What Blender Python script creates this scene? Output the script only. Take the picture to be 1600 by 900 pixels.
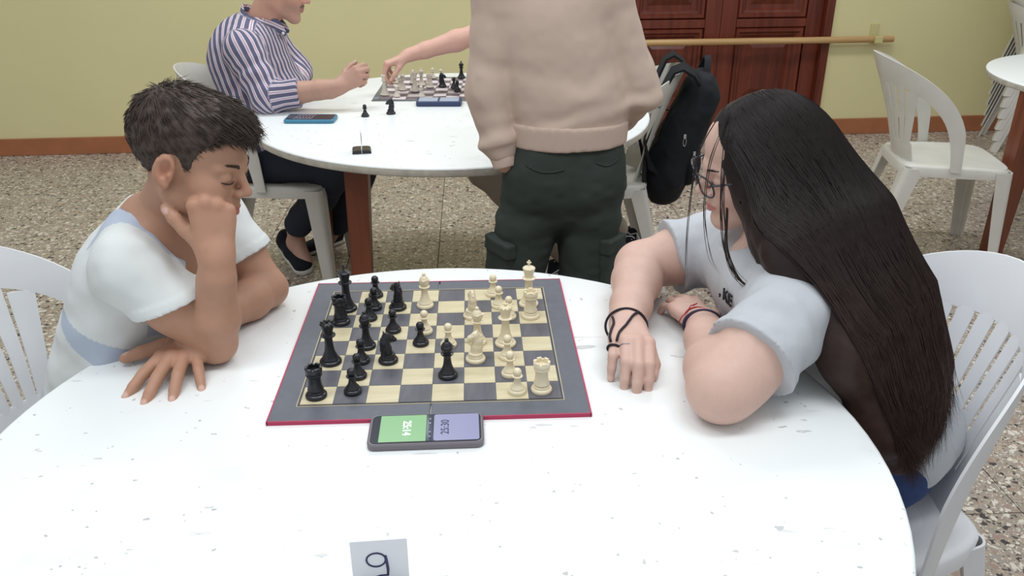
import bpy, math, random
import numpy as np
from mathutils import Vector, Matrix

random.seed(7); np.random.seed(7)
scene = bpy.context.scene
for o in list(bpy.data.objects): bpy.data.objects.remove(o)
COL = scene.collection
TZ = 0.74            # height of the table tops above the floor

# ---------------------------------------------------------------- camera
cam_data = bpy.data.cameras.new('camera')
cam = bpy.data.objects.new('camera', cam_data); COL.objects.link(cam)
cam.location = (0.0719, -1.3064, 0.7137 + TZ)
cam.rotation_euler = (1.1332, 0.0011, -0.0476)
cam_data.sensor_width = 36.0; cam_data.lens = 29.77
cam_data.clip_start = 0.02
scene.camera = cam

# ---------------------------------------------------------------- world and lights
world = bpy.data.worlds.new('world'); scene.world = world
world.use_nodes = True
bg = world.node_tree.nodes['Background']
bg.inputs[0].default_value = (0.93, 0.97, 1.0, 1); bg.inputs[1].default_value = 0.78

def ceiling_lamp(loc, size, power, color=(0.94, 0.98, 1.0), rotz=0):
    l = bpy.data.lights.new('ceiling_lamp_light', 'AREA'); l.shape = 'RECTANGLE'
    l.size, l.size_y = size; l.energy = power; l.color = color
    o = bpy.data.objects.new('ceiling_lamp_light', l); COL.objects.link(o)
    o.location = loc; o.rotation_euler = (0, 0, rotz)
    return o
# fluorescent fittings on the ceiling of the hall
ceiling_lamp((-0.75, -0.5, 2.95), (1.3, 0.45), 22)
ceiling_lamp((0.75, -0.35, 2.95), (1.3, 0.45), 22)
ceiling_lamp((-0.7, 2.2, 2.95), (1.3, 0.45), 30)
ceiling_lamp((1.5, 2.2, 2.95), (1.3, 0.45), 34)

vs = scene.view_settings
vs.view_transform = 'Standard'; vs.look = 'None'; vs.gamma = 1.0; vs.use_curve_mapping = False
vs.exposure = -0.25

# ---------------------------------------------------------------- helpers
def lin(r, g, b):
    f = lambda c: (c/255/12.92) if c/255 <= 0.04045 else ((c/255+0.055)/1.055)**2.4
    return (f(r), f(g), f(b), 1.0)

def mat(name, rgb, rough=0.5, spec=0.5, metal=0.0, noise=0.0, nscale=20.0, bump=0.0, bscale=200.0, attr=None, sss=0.0, sheen=0.0, coat=0.0, emit=0.0):
    m = bpy.data.materials.new(name); m.use_nodes = True
    nt = m.node_tree; N = nt.nodes; L = nt.links; b = N['Principled BSDF']
    c = lin(*rgb) if max(rgb) > 1.0 else (*rgb, 1)
    b.inputs['Base Color'].default_value = c
    b.inputs['Roughness'].default_value = rough
    b.inputs['Specular IOR Level'].default_value = spec
    b.inputs['Metallic'].default_value = metal
    if coat: b.inputs['Coat Weight'].default_value = coat
    if sheen: b.inputs['Sheen Weight'].default_value = sheen
    if sss:
        b.inputs['Subsurface Weight'].default_value = sss
        b.inputs['Subsurface Radius'].default_value = (0.012, 0.005, 0.003); b.inputs['Subsurface Scale'].default_value = 1.0
    src = None
    if attr:
        a = N.new('ShaderNodeAttribute'); a.attribute_name = attr; src = a.outputs['Color']
        L.new(src, b.inputs['Base Color'])
    if noise:
        tc = N.new('ShaderNodeNewGeometry'); nz = N.new('ShaderNodeTexNoise'); nz.inputs['Scale'].default_value = nscale
        nz.inputs['Detail'].default_value = 4
        L.new(tc.outputs['Position'], nz.inputs['Vector'])
        mr = N.new('ShaderNodeMapRange'); mr.inputs['From Min'].default_value = 0.25; mr.inputs['From Max'].default_value = 0.75
        mr.inputs['To Min'].default_value = 1-noise; mr.inputs['To Max'].default_value = 1+noise
        L.new(nz.outputs['Fac'], mr.inputs['Value'])
        mx = N.new('ShaderNodeMix'); mx.data_type = 'RGBA'; mx.blend_type = 'MULTIPLY'; mx.inputs['Factor'].default_value = 1
        if src: L.new(src, mx.inputs['A'])
        else: mx.inputs['A'].default_value = c
        L.new(mr.outputs['Result'], mx.inputs['B'])
        L.new(mx.outputs['Result'], b.inputs['Base Color'])
    if bump:
        tc2 = N.new('ShaderNodeNewGeometry'); n2 = N.new('ShaderNodeTexNoise'); n2.inputs['Scale'].default_value = bscale; n2.inputs['Detail'].default_value = 3
        L.new(tc2.outputs['Position'], n2.inputs['Vector'])
        bp = N.new('ShaderNodeBump'); bp.inputs['Strength'].default_value = bump; bp.inputs['Distance'].default_value = 0.002
        L.new(n2.outputs['Fac'], bp.inputs['Height']); L.new(bp.outputs['Normal'], b.inputs['Normal'])
    if emit:
        b.inputs['Emission Color'].default_value = c; b.inputs['Emission Strength'].default_value = emit
    return m

def mesh_obj(name, verts, faces, material=None, parent=None, smooth=True):
    me = bpy.data.meshes.new(name)
    if isinstance(verts, np.ndarray) and isinstance(faces, np.ndarray):
        nv = len(verts); nf, k = faces.shape
        me.vertices.add(nv); me.vertices.foreach_set('co', verts.astype(np.float32).ravel())
        me.loops.add(nf*k); me.loops.foreach_set('vertex_index', faces.astype(np.int32).ravel())
        me.polygons.add(nf); me.polygons.foreach_set('loop_start', (np.arange(nf)*k).astype(np.int32))
        me.update(calc_edges=True); me.validate()
    else:
        me.from_pydata([tuple(v) for v in verts], [], [tuple(f) for f in faces]); me.update()
    if smooth: me.polygons.foreach_set('use_smooth', [True]*len(me.polygons))
    if material: me.materials.append(material)
    o = bpy.data.objects.new(name, me); COL.objects.link(o)
    if parent is not None: o.parent = parent
    return o

def empty(name, loc=(0, 0, 0), rotz=0.0):
    o = bpy.data.objects.new(name, None); COL.objects.link(o)
    o.empty_display_size = 0.05
    o.location = loc; o.rotation_euler = (0, 0, rotz); return o

def tag(o, label=None, cat=None, group=None, kind=None):
    if label: o['label'] = label
    if cat: o['category'] = cat
    if group: o['group'] = group
    if kind: o['kind'] = kind
    return o

def copy_tree(o, parent=None):
    c = o.copy(); COL.objects.link(c); c.parent = parent
    for ch in list(o.children): copy_tree(ch, c)
    return c

class MB:
    """collects simple shapes into one mesh"""
    def __init__(s): s.v = []; s.f = []
    def add(s, vs_, fs_):
        n = len(s.v); s.v += [tuple(v) for v in vs_]; s.f += [tuple(i+n for i in f) for f in fs_]; return s
    def box(s, c, d, rz=0.0, bev=0.0):
        x, y, z = d[0]/2, d[1]/2, d[2]/2; cr, sr = math.cos(rz), math.sin(rz)
        if bev <= 0:
            pts = [(i*x, j*y, k*z) for k in (-1, 1) for j in (-1, 1) for i in (-1, 1)]
            fs = [(0, 2, 3, 1), (4, 5, 7, 6), (0, 1, 5, 4), (2, 6, 7, 3), (0, 4, 6, 2), (1, 3, 7, 5)]
        else:
            b = min(bev, x*.9, y*.9, z*.9); pts = []
            for (zz, ins) in ((-z, b), (-z+b, 0), (z-b, 0), (z, b)):
                X, Y = x-ins, y-ins; bb = b*0.6
                pts += [(-X+bb, -Y, zz), (X-bb, -Y, zz), (X, -Y+bb, zz), (X, Y-bb, zz), (X-bb, Y, zz), (-X+bb, Y, zz), (-X, Y-bb, zz), (-X, -Y+bb, zz)]
            fs = [tuple(range(7, -1, -1)), tuple(range(24, 32))]
            for l in range(3):
                for i in range(8): fs.append((l*8+i, l*8+(i+1) % 8, (l+1)*8+(i+1) % 8, (l+1)*8+i))
        pts = [(c[0]+a*cr-b_*sr, c[1]+a*sr+b_*cr, c[2]+d_) for a, b_, d_ in pts]
        return s.add(pts, fs)
    def lathe(s, prof, n=24, c=(0, 0, 0)):
        pts = []; fs = []
        for r, z in prof:
            for i in range(n):
                a = 2*math.pi*i/n; pts.append((c[0]+r*math.cos(a), c[1]+r*math.sin(a), c[2]+z))
        for l in range(len(prof)-1):
            for i in range(n): fs.append((l*n+i, l*n+(i+1) % n, (l+1)*n+(i+1) % n, (l+1)*n+i))
        fs.append(tuple(range(n-1, -1, -1))); fs.append(tuple(range((len(prof)-1)*n, len(prof)*n)))
        return s.add(pts, fs)
    def tube(s, path, rad, n=8, cap=True):
        pts = []; fs = []; P = [Vector(p) for p in path]
        up = None
        for i, p in enumerate(P):
            t = (P[min(i+1, len(P)-1)]-P[max(i-1, 0)]).normalized()
            if up is None: up = Vector((0, 0, 1)) if abs(t.z) < .9 else Vector((1, 0, 0))
            a = t.cross(up).normalized(); b = a.cross(t); up = b
            r = rad[i] if hasattr(rad, '__len__') else rad
            for k in range(n):
                q = 2*math.pi*k/n; pts.append(tuple(p+a*(r*math.cos(q))+b*(r*math.sin(q))))
        m = len(P)
        for l in range(m-1):
            for k in range(n): fs.append((l*n+k, l*n+(k+1) % n, (l+1)*n+(k+1) % n, (l+1)*n+k))
        if cap: fs.append(tuple(range(n-1, -1, -1))); fs.append(tuple(range((m-1)*n, m*n)))
        return s.add(pts, fs)
    def prism(s, poly, z0, z1):
        n = len(poly)
        s.add([(x, y, z0) for x, y in poly]+[(x, y, z1) for x, y in poly],
              [tuple(range(n-1, -1, -1)), tuple(range(n, 2*n))]+[(i, (i+1) % n, n+(i+1) % n, n+i) for i in range(n)]); return s
    def build(s, name, m=None, parent=None, smooth=False):
        return mesh_obj(name, s.v, s.f, m, parent, smooth)

def auto_smooth(o, ang=40):
    me = o.data
    me.polygons.foreach_set('use_smooth', [True]*len(me.polygons))
    try: me.set_sharp_from_angle(angle=math.radians(ang))
    except Exception: pass
    return o

def text_mesh(name, body, size, m, parent, matrix, extrude=0.0002, bold=0.0):
    cu = bpy.data.curves.new(name, 'FONT'); cu.body = body; cu.size = size; cu.align_x = 'CENTER'; cu.align_y = 'CENTER'
    cu.extrude = extrude; cu.offset = bold
    t = bpy.data.objects.new(name, cu); COL.objects.link(t)
    bpy.context.view_layer.update()
    me = bpy.data.meshes.new_from_object(t.evaluated_get(bpy.context.evaluated_depsgraph_get()))
    bpy.data.objects.remove(t)
    me.materials.clear(); me.materials.append(m)
    o = bpy.data.objects.new(name, me); COL.objects.link(o)
    o.parent = parent; o.matrix_local = matrix
    return o

# ---------------------------------------------------------------- implicit-surface modeller (organic shapes)
_TB = np.random.RandomState(99).rand(64**3).astype(np.float32)*2-1
def vnoise(P, scale, seed=0):
    """smooth lattice noise in -1..1"""
    Q = (np.asarray(P)*scale+seed*7.31).astype(np.float32); Fl = np.floor(Q); I = Fl.astype(np.int32); f = Q-Fl; f = f*f*(3-2*f)
    x0 = (I[:, 0] & 63) << 12; x1 = ((I[:, 0]+1) & 63) << 12; y0 = (I[:, 1] & 63) << 6; y1 = ((I[:, 1]+1) & 63) << 6; z0 = I[:, 2] & 63; z1 = (I[:, 2]+1) & 63
    fx, fy, fz = f[:, 0], f[:, 1], f[:, 2]; T = _TB
    def mixz(b): a = T[b+z0]; return a+(T[b+z1]-a)*fz
    a = mixz(x0+y0); b = mixz(x0+y1); c = mixz(x1+y0); d = mixz(x1+y1)
    a = a+(b-a)*fy; c = c+(d-c)*fy
    return a+(c-a)*fx

def smin(a, b, k):
    if k <= 0: return np.minimum(a, b)
    h = np.clip(np.float32(.5)+(b-a)*np.float32(.5/k), np.float32(0), np.float32(1)); return b+(a-b)*h-k*h*(1-h)

class Frame:
    """origin + rotation (columns: right x, forward y, up z) + scale"""
    def __init__(s, o=(0, 0, 0), fwd=None, up=None, scale=1.0):
        s.o = np.array(o, float); s.s = scale
        if fwd is None: s.R = np.eye(3)
        else:
            f = np.array(fwd, float); f /= np.linalg.norm(f); u = np.array(up, float)
            x = np.cross(f, u); x /= np.linalg.norm(x); u = np.cross(x, f)
            s.R = np.stack([x, f, u], 1)
    def p(s, q): return s.o+s.R@(np.array(q, float)*s.s)
    def d(s, q): return s.R@np.array(q, float)
    def inv(s, P): return ((P-s.o)@s.R)/s.s

class SDF:
    def __init__(s): s.ops = []; s.disp = None; s.fr = Frame(); s.grp = 0
    def cone(s, a, b, ra, rb, k=.01, op='u', flat=None, ff=1.0):
        fr = s.fr; a = fr.p(a); b = fr.p(b); ra *= fr.s; rb *= fr.s; k = k*fr.s
        ba = b-a; l2 = max(ba@ba, 1e-12); rad = math.sqrt(l2)/2+max(ra, rb)
        f32 = np.float32
        a0, a1, a2 = map(f32, a); b0, b1, b2 = map(f32, ba); inv = f32(1/l2); r0 = f32(ra); dr = f32(rb-ra); n = None
        if flat is not None:
            n = fr.d(flat); n = n/np.linalg.norm(n); n0, n1, n2 = map(f32, n); fk = f32(ff-1)
        def f(P, X):
            x = X[0]-a0; y = X[1]-a1; z = X[2]-a2
            h = np.clip((x*b0+y*b1+z*b2)*inv, f32(0), f32(1))
            x -= h*b0; y -= h*b1; z -= h*b2
            if n is not None:
                q = (x*n0+y*n1+z*n2)*fk; x += q*n0; y += q*n1; z += q*n2
            return np.sqrt(x*x+y*y+z*z)-(r0+dr*h)
        s.ops.append((op, f, k, (a+b)/2, rad, s.grp)); return s
    def chain(s, pts, rads, k=.01, **kw):
        for i in range(len(pts)-1): s.cone(pts[i], pts[i+1], rads[i], rads[i+1], k, **kw)
        return s
    def ell(s, c, r, k=.02, op='u', rot=None):
        fr = s.fr; c = fr.p(c); r = np.array(r, float)*fr.s; k = k*fr.s
        M = (fr.R if rot is None else fr.R@rot).astype(np.float32); f32 = np.float32
        c0, c1, c2 = map(f32, c); ir = (1/r).astype(np.float32)
        def f(P, X):
            x = X[0]-c0; y = X[1]-c1; z = X[2]-c2; k0 = 0; k1 = f32(1e-12)
            for i in range(3):
                q = (x*M[0, i]+y*M[1, i]+z*M[2, i])*ir[i]; k0 = k0+q*q; q *= ir[i]; k1 = k1+q*q
            k0 = np.sqrt(k0); return k0*(k0-f32(1))/np.sqrt(k1)
        s.ops.append((op, f, k, c, float(max(r)), s.grp)); return s
    def box(s, c, half, r, k=.004, op='u'):
        fr = s.fr; c = fr.p(c); R = fr.R; b = np.array(half, float)*fr.s-r
        def f(P):
            q = np.abs((np.asarray(P)-c)@R)-b
            return np.sqrt((np.maximum(q, 0)**2).sum(1))+np.minimum(q.max(1), 0)-r
        return s.func(op, f, k, c, float(np.linalg.norm(b)+r))
    def cut(s, pt, n, k=.0):
        fr = s.fr; pt = fr.p(pt); n = fr.d(n); n = n/np.linalg.norm(n); n0, n1, n2 = map(np.float32, n); off = np.float32(pt@n)
        s.ops.append(('i', lambda P, X: X[0]*n0+X[1]*n1+X[2]*n2-off, k, None, 1e9, s.grp)); return s
    def func(s, op, f, k=0.0, center=None, rad=1e9):
        s.ops.append((op, lambda P, X: f(P), k, center, rad, s.grp)); return s
    def eval(s, P, ops=None):
        X = np.ascontiguousarray(np.asarray(P).T, dtype=np.float32)
        d = np.full(X.shape[1], 0.5, np.float32)
        for (op, f, k, c, r, g) in (ops if ops is not None else s.ops):
            e = f(P, X); k = np.float32(k)
            if op == 'u': d = smin(d, e, k)
            elif op == 's': d = -smin(-d, e, k)
            else: d = -smin(-d, -e, k)
        if s.disp is not None:
            m = np.abs(d) < .03
            if m.any(): d[m] += s.disp(np.asarray(P)[m]).astype(np.float32)
        return d
    def groups(s, P):
        """index of the nearest tagged group for every point"""
        X = np.ascontiguousarray(P.T, dtype=np.float32)
        gs = sorted(set(o[5] for o in s.ops)); D = []
        for g in gs:
            d = np.full(len(P), 9.0)
            for o in s.ops:
                if o[5] == g and o[0] == 'u': d = np.minimum(d, o[1](P, X))
            D.append(d)
        return np.array(gs)[np.argmin(np.array(D), 0)]
    def mesh(s, h=.004, n=12, largest=False):
        U = [o for o in s.ops if o[0] == 'u' and o[3] is not None]
        lo = np.min([o[3]-o[4] for o in U], 0)-.02; hi = np.max([o[3]+o[4] for o in U], 0)+.02
        B = n*h; nb = np.ceil((hi-lo)/B).astype(int)
        ii = np.stack(np.meshgrid(*[np.arange(k) for k in nb], indexing='ij'), -1).reshape(-1, 3)
        cen = lo+(ii+.5)*B; rad = B*.5*math.sqrt(3)
        near = np.zeros(len(cen), bool)
        for o in U: near |= np.linalg.norm(cen-o[3], axis=1) < o[4]+rad+.01
        ii = ii[near]; cen = cen[near]
        d = s.eval(cen); act = np.abs(d) < rad*1.5+.010
        ii = ii[act]; cen = cen[act]
        m = n+2; g = np.arange(m)-1
        G = np.stack(np.meshgrid(g, g, g, indexing='ij'), -1).reshape(-1, 3)
        VID = []; VP = []; Q = []
        OC = np.array([o[3] if o[3] is not None else (0, 0, 0) for o in s.ops]); ORAD = np.array([1e9 if o[3] is None else o[4]+rad*1.25+max(o[2], .004)*1.5+.004 for o in s.ops])
        S = int(max(nb)*n+8)
        cid = lambda a: ((a[:, 0]+2)*S+(a[:, 1]+2))*S+(a[:, 2]+2)
        for b, c in zip(ii, cen):
            keep = np.linalg.norm(OC-c, axis=1) < ORAD
            ops = [o for o, kk in zip(s.ops, keep) if kk]
            if not any(o[0] == 'u' for o in ops): continue
            base = b*n
            v = s.eval(lo+(base+G)*h, ops).reshape(m, m, m)
            neg = v < 0
            if neg.all() or not neg.any(): continue
            cnt = np.zeros((m-1, m-1, m-1), np.int8)
            for dx in (0, 1):
                for dy in (0, 1):
                    for dz in (0, 1): cnt += neg[dx:m-1+dx, dy:m-1+dy, dz:m-1+dz]
            cells = np.argwhere((cnt > 0) & (cnt < 8))
            if not len(cells): continue
            corner = {}
            for dx in (0, 1):
                for dy in (0, 1):
                    for dz in (0, 1): corner[dx, dy, dz] = v[cells[:, 0]+dx, cells[:, 1]+dy, cells[:, 2]+dz]
            acc = np.zeros((len(cells), 3)); w = np.zeros(len(cells))
            for ax in range(3):
                for p in (0, 1):
                    for q in (0, 1):
                        k0 = [p, q]; k0.insert(ax, 0); k1 = [p, q]; k1.insert(ax, 1)
                        a0 = corner[tuple(k0)]; a1 = corner[tuple(k1)]
                        cr = (a0 < 0) != (a1 < 0)
                        t = np.where(cr, a0/np.where(cr, a0-a1, 1), 0)
                        pt = np.tile(np.array(k0, float), (len(cells), 1)); pt[:, ax] += t
                        acc += pt*cr[:, None]; w += cr
            pos = lo+(base+cells-1+acc/w[:, None])*h
            VID.append(cid(cells+base-1)); VP.append(pos)
            for ax in range(3):
                o1, o2 = [(1, 2), (2, 0), (0, 1)][ax]
                sl0 = [slice(1, n+1)]*3; sl1 = [slice(1, n+1)]*3; sl1[ax] = slice(2, n+2)
                A = neg[tuple(sl0)]; Bq = neg[tuple(sl1)]
                e = np.argwhere(A != Bq)
                if not len(e): continue
                inside = A[e[:, 0], e[:, 1], e[:, 2]]
                e = e+1+base-1
                u1 = np.zeros(3, int); u1[o1] = 1; u2 = np.zeros(3, int); u2[o2] = 1
                q = np.stack([cid(e-u1-u2), cid(e-u2), cid(e), cid(e-u1)], 1)
                q[~inside] = q[~inside][:, ::-1]
                Q.append(q)
        VID = np.concatenate(VID); VP = np.concatenate(VP); Q = np.concatenate(Q)
        ids, first = np.unique(VID, return_index=True)
        V = VP[first]
        idx = np.searchsorted(ids, Q); idx = np.clip(idx, 0, len(ids)-1)
        ok = (ids[idx] == Q).all(1); F = idx[ok]
        if not largest: return V, F
        lab = np.arange(len(V))          # keep the largest connected surface
        for _ in range(400):
            m = lab[F].min(1); new = lab.copy()
            for i in range(4): np.minimum.at(new, F[:, i], m)
            for _j in range(6): new = new[new]
            if (new == lab).all(): break
            lab = new
        big = np.bincount(lab).argmax(); kv = lab == big
        F = F[kv[F[:, 0]]]; re = np.cumsum(kv)-1
        return V[kv], re[F]
    def obj(s, name, h, m, parent=None, color=None, relax=1, attrs=None):
        V, F = s.mesh(h, largest=name == 'body')
        for _ in range(relax):
            A = np.zeros_like(V); c = np.zeros(len(V))
            for i in range(4):
                j = (i+1) % 4
                np.add.at(A, F[:, i], V[F[:, j]]); np.add.at(c, F[:, i], 1)
            c = np.maximum(c, 1); V = V*.5+.5*A/c[:, None]
        o = mesh_obj(name, V, F, m, parent)
        if color is not None:
            C = color(V); a = o.data.attributes.new('Col', 'FLOAT_COLOR', 'POINT')
            a.data.foreach_set('color', np.concatenate([C, np.ones((len(C), 1))], 1).astype(np.float32).ravel())
        for nm, fn in (attrs or {}).items():
            a = o.data.attributes.new(nm, 'FLOAT', 'POINT'); a.data.foreach_set('value', fn(V).astype(np.float32))
        return o

def seg_dist(P, a, b):
    a = np.array(a, float); b = np.array(b, float); ba = b-a; pa = P-a
    h = np.clip(pa@ba/(ba@ba), 0, 1); return np.linalg.norm(pa-h[:, None]*ba, axis=1)

def strands(name, paths, radii, m, parent, sides=3):
    """many tapered strands as one mesh: paths (n, k, 3), radii (n,)"""
    n, k, _ = paths.shape
    t = np.gradient(paths, axis=1); t /= np.linalg.norm(t, axis=2, keepdims=True)+1e-9
    ref = np.array([0.31, 0.52, 0.79]); a = np.cross(t, ref); a /= np.linalg.norm(a, axis=2, keepdims=True)+1e-9
    b = np.cross(a, t)
    prof = np.clip(np.minimum(1.0, (1.02-np.linspace(0, 1, k))*2.2), .05, 1)
    r = radii[:, None]*prof[None]
    V = []
    for i in range(sides):
        q = 2*math.pi*i/sides; V.append(paths+a*(r*math.cos(q))[..., None]+b*(r*math.sin(q))[..., None])
    V = np.stack(V, 2)                                  # n,k,sides,3
    idx = np.arange(n*k*sides).reshape(n, k, sides)
    F = []
    for i in range(sides):
        j = (i+1) % sides
        F.append(np.stack([idx[:, :-1, i], idx[:, :-1, j], idx[:, 1:, j], idx[:, 1:, i]], -1).reshape(-1, 4))
    return mesh_obj(name, V.reshape(-1, 3), np.concatenate(F), m, parent)
# ================================================================ setting
def terrazzo():
    m = bpy.data.materials.new('terrazzo'); m.use_nodes = True; nt = m.node_tree; N = nt.nodes; L = nt.links; b = N['Principled BSDF']
    g = N.new('ShaderNodeNewGeometry')
    nz = N.new('ShaderNodeTexNoise'); nz.inputs['Scale'].default_value = 60; L.new(g.outputs['Position'], nz.inputs['Vector'])
    add = N.new('ShaderNodeMixRGB'); add.blend_type = 'LINEAR_LIGHT'; add.inputs[0].default_value = 0.008
    L.new(g.outputs['Position'], add.inputs[1]); L.new(nz.outputs['Color'], add.inputs[2])
    def layer(scale, edge0, edge1, cols, positions):
        v = N.new('ShaderNodeTexVoronoi'); v.feature = 'F1'; v.inputs['Scale'].default_value = scale; L.new(add.outputs[0], v.inputs['Vector'])
        e = N.new('ShaderNodeTexVoronoi'); e.feature = 'DISTANCE_TO_EDGE'; e.inputs['Scale'].default_value = scale; L.new(add.outputs[0], e.inputs['Vector'])
        sp = N.new('ShaderNodeSeparateColor'); L.new(v.outputs['Color'], sp.inputs[0])
        r = N.new('ShaderNodeValToRGB'); r.color_ramp.interpolation = 'CONSTANT'
        el = r.color_ramp.elements
        while len(el) < len(cols): el.new(0.5)
        for i, (p, c) in enumerate(zip(positions, cols)): el[i].position = p; el[i].color = c
        L.new(sp.outputs['Red'], r.inputs[0])
        # chips shrink at random: threshold depends on the cell
        th = N.new('ShaderNodeMath'); th.operation = 'MULTIPLY_ADD'; th.inputs[1].default_value = edge1; th.inputs[2].default_value = edge0
        L.new(sp.outputs['Green'], th.inputs[0])
        gt = N.new('ShaderNodeMath'); gt.operation = 'GREATER_THAN'; L.new(e.outputs['Distance'], gt.inputs[0]); L.new(th.outputs[0], gt.inputs[1])
        return r.outputs['Color'], gt.outputs[0]
    W, G1, D, T, P = lin(214, 206, 192), lin(158, 148, 138), lin(66, 60, 60), lin(178, 160, 140), lin(160, 134, 122)
    c1, f1 = layer(62, .02, .34, [W, T, D, G1, P, W], [0, .24, .42, .58, .76, .88])
    c2, f2 = layer(150, .02, .30, [W, T, D, G1], [0, .3, .55, .72])
    base = N.new('ShaderNodeTexNoise'); base.inputs['Scale'].default_value = 1.3; base.inputs['Detail'].default_value = 4; L.new(g.outputs['Position'], base.inputs['Vector'])
    br = N.new('ShaderNodeValToRGB'); br.color_ramp.elements[0].position = .3; br.color_ramp.elements[1].position = .75
    br.color_ramp.elements[0].color = lin(146, 134, 120); br.color_ramp.elements[1].color = lin(164, 150, 136); L.new(base.outputs['Fac'], br.inputs[0])
    m1 = N.new('ShaderNodeMixRGB'); L.new(f2, m1.inputs[0]); L.new(br.outputs[0], m1.inputs[1]); L.new(c2, m1.inputs[2])
    m2 = N.new('ShaderNodeMixRGB'); L.new(f1, m2.inputs[0]); L.new(m1.outputs[0], m2.inputs[1]); L.new(c1, m2.inputs[2])
    L.new(m2.outputs[0], b.inputs['Base Color'])
    b.inputs['Roughness'].default_value = .34; b.inputs['Specular IOR Level'].default_value = .4
    return m

def wood(name, c1, c2, scale=(3, 3, 40), rough=.35, axis='Z'):
    m = bpy.data.materials.new(name); m.use_nodes = True; nt = m.node_tree; N = nt.nodes; L = nt.links; b = N['Principled BSDF']
    tc = N.new('ShaderNodeTexCoord'); mp = N.new('ShaderNodeMapping')
    mp.inputs['Scale'].default_value = scale; L.new(tc.outputs['Object'], mp.inputs[0])
    n = N.new('ShaderNodeTexNoise'); n.inputs['Scale'].default_value = 1; n.inputs['Detail'].default_value = 6; n.inputs['Distortion'].default_value = .6; L.new(mp.outputs[0], n.inputs['Vector'])
    r = N.new('ShaderNodeValToRGB'); r.color_ramp.elements[0].position = .3; r.color_ramp.elements[1].position = .7
    r.color_ramp.elements[0].color = lin(*c1); r.color_ramp.elements[1].color = lin(*c2)
    L.new(n.outputs['Fac'], r.inputs[0]); L.new(r.outputs[0], b.inputs['Base Color']); b.inputs['Roughness'].default_value = rough
    return m

M_TERR = terrazzo()
M_GROUT = mat('grout', (118, 110, 100), .8)
M_WALL = mat('yellow_wall_paint', (214, 205, 156), .55, .3, noise=.035, nscale=1.6, bump=.06, bscale=60)
M_BASEB = mat('brown_baseboard_paint', (158, 98, 62), .5, noise=.12, nscale=9)
M_DOOR = wood('dark_red_door_wood', (80, 32, 20), (114, 52, 34), (22, 22, 1.6), .3)
M_RAIL = wood('pale_rail_wood', (170, 132, 84), (196, 160, 110), (2, 30, 30), .45)
M_BRACKET = mat('painted_bracket', (196, 188, 132), .5)
M_PLASTIC = mat('white_chair_plastic', (222, 223, 226), .38, .5, noise=.03, nscale=14)
M_PLASTIC2 = mat('worn_chair_plastic', (206, 203, 194), .42, .5, noise=.05, nscale=12)
M_TLEG = wood('table_leg_wood', (92, 46, 30), (122, 66, 42), (30, 30, 2.5), .4)
M_TEDGE = mat('worn_table_edge', (190, 184, 172), .7, noise=.22, nscale=28, bump=.4, bscale=80)

fl = MB(); fl.add([(-6, -4, -.006), (6, -4, -.006), (6, 5, -.006), (-6, 5, -.006)], [(0, 1, 2, 3)])
floor = fl.build('floor', M_GROUT); tag(floor, kind='structure')
TS = 0.39
tb = MB(); tb.box((0, 0, -.004), (TS-.003, TS-.003, .008), bev=.0008)
tile_me = None
for i in range(-10, 11):
    for j in range(-4, 10):
        x = -0.09+TS*(i+.5); y = 0.365+TS*(j+.5)
        if abs(x-.05) > (y+1.306)*.78+.9: continue
        if tile_me is None:
            t0 = tb.build('tile', M_TERR, floor); tile_me = t0.data; t0.location = (x, y, 0)
        else:
            t = bpy.data.objects.new('tile', tile_me); COL.objects.link(t); t.parent = floor; t.location = (x, y, 0)

# the long wall with the double door: built along its own x axis, then turned 2.6 degrees
WR = math.atan(.0455); WO = (0.0, 3.98, 0.0)
def on_wall(o):
    o.location = WO; o.rotation_euler = (0, 0, WR); return o
DX0, DX1 = 0.93, 2.33           # door opening along the wall
wb = MB()
wb.box(((-5.2+DX0)/2, .1, 1.5), (DX0+5.2, .2, 3.0)); wb.box(((5.2+DX1)/2, .1, 1.5), (5.2-DX1, .2, 3.0)); wb.box(((DX0+DX1)/2, .1, 2.6), (DX1-DX0, .2, .8))
on_wall(tag(wb.build('wall_back', M_WALL), kind='structure'))
b1 = MB(); b1.box(((-5.2+DX0)/2, -.008, .052), (DX0+5.2, .016, .104), bev=.003)
on_wall(tag(b1.build('baseboard_left', M_BASEB), kind='structure'))
b2 = MB(); b2.box(((5.2+DX1)/2, -.008, .052), (5.2-DX1, .016, .104), bev=.003)
on_wall(tag(b2.build('baseboard_right', M_BASEB), kind='structure'))

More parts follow.
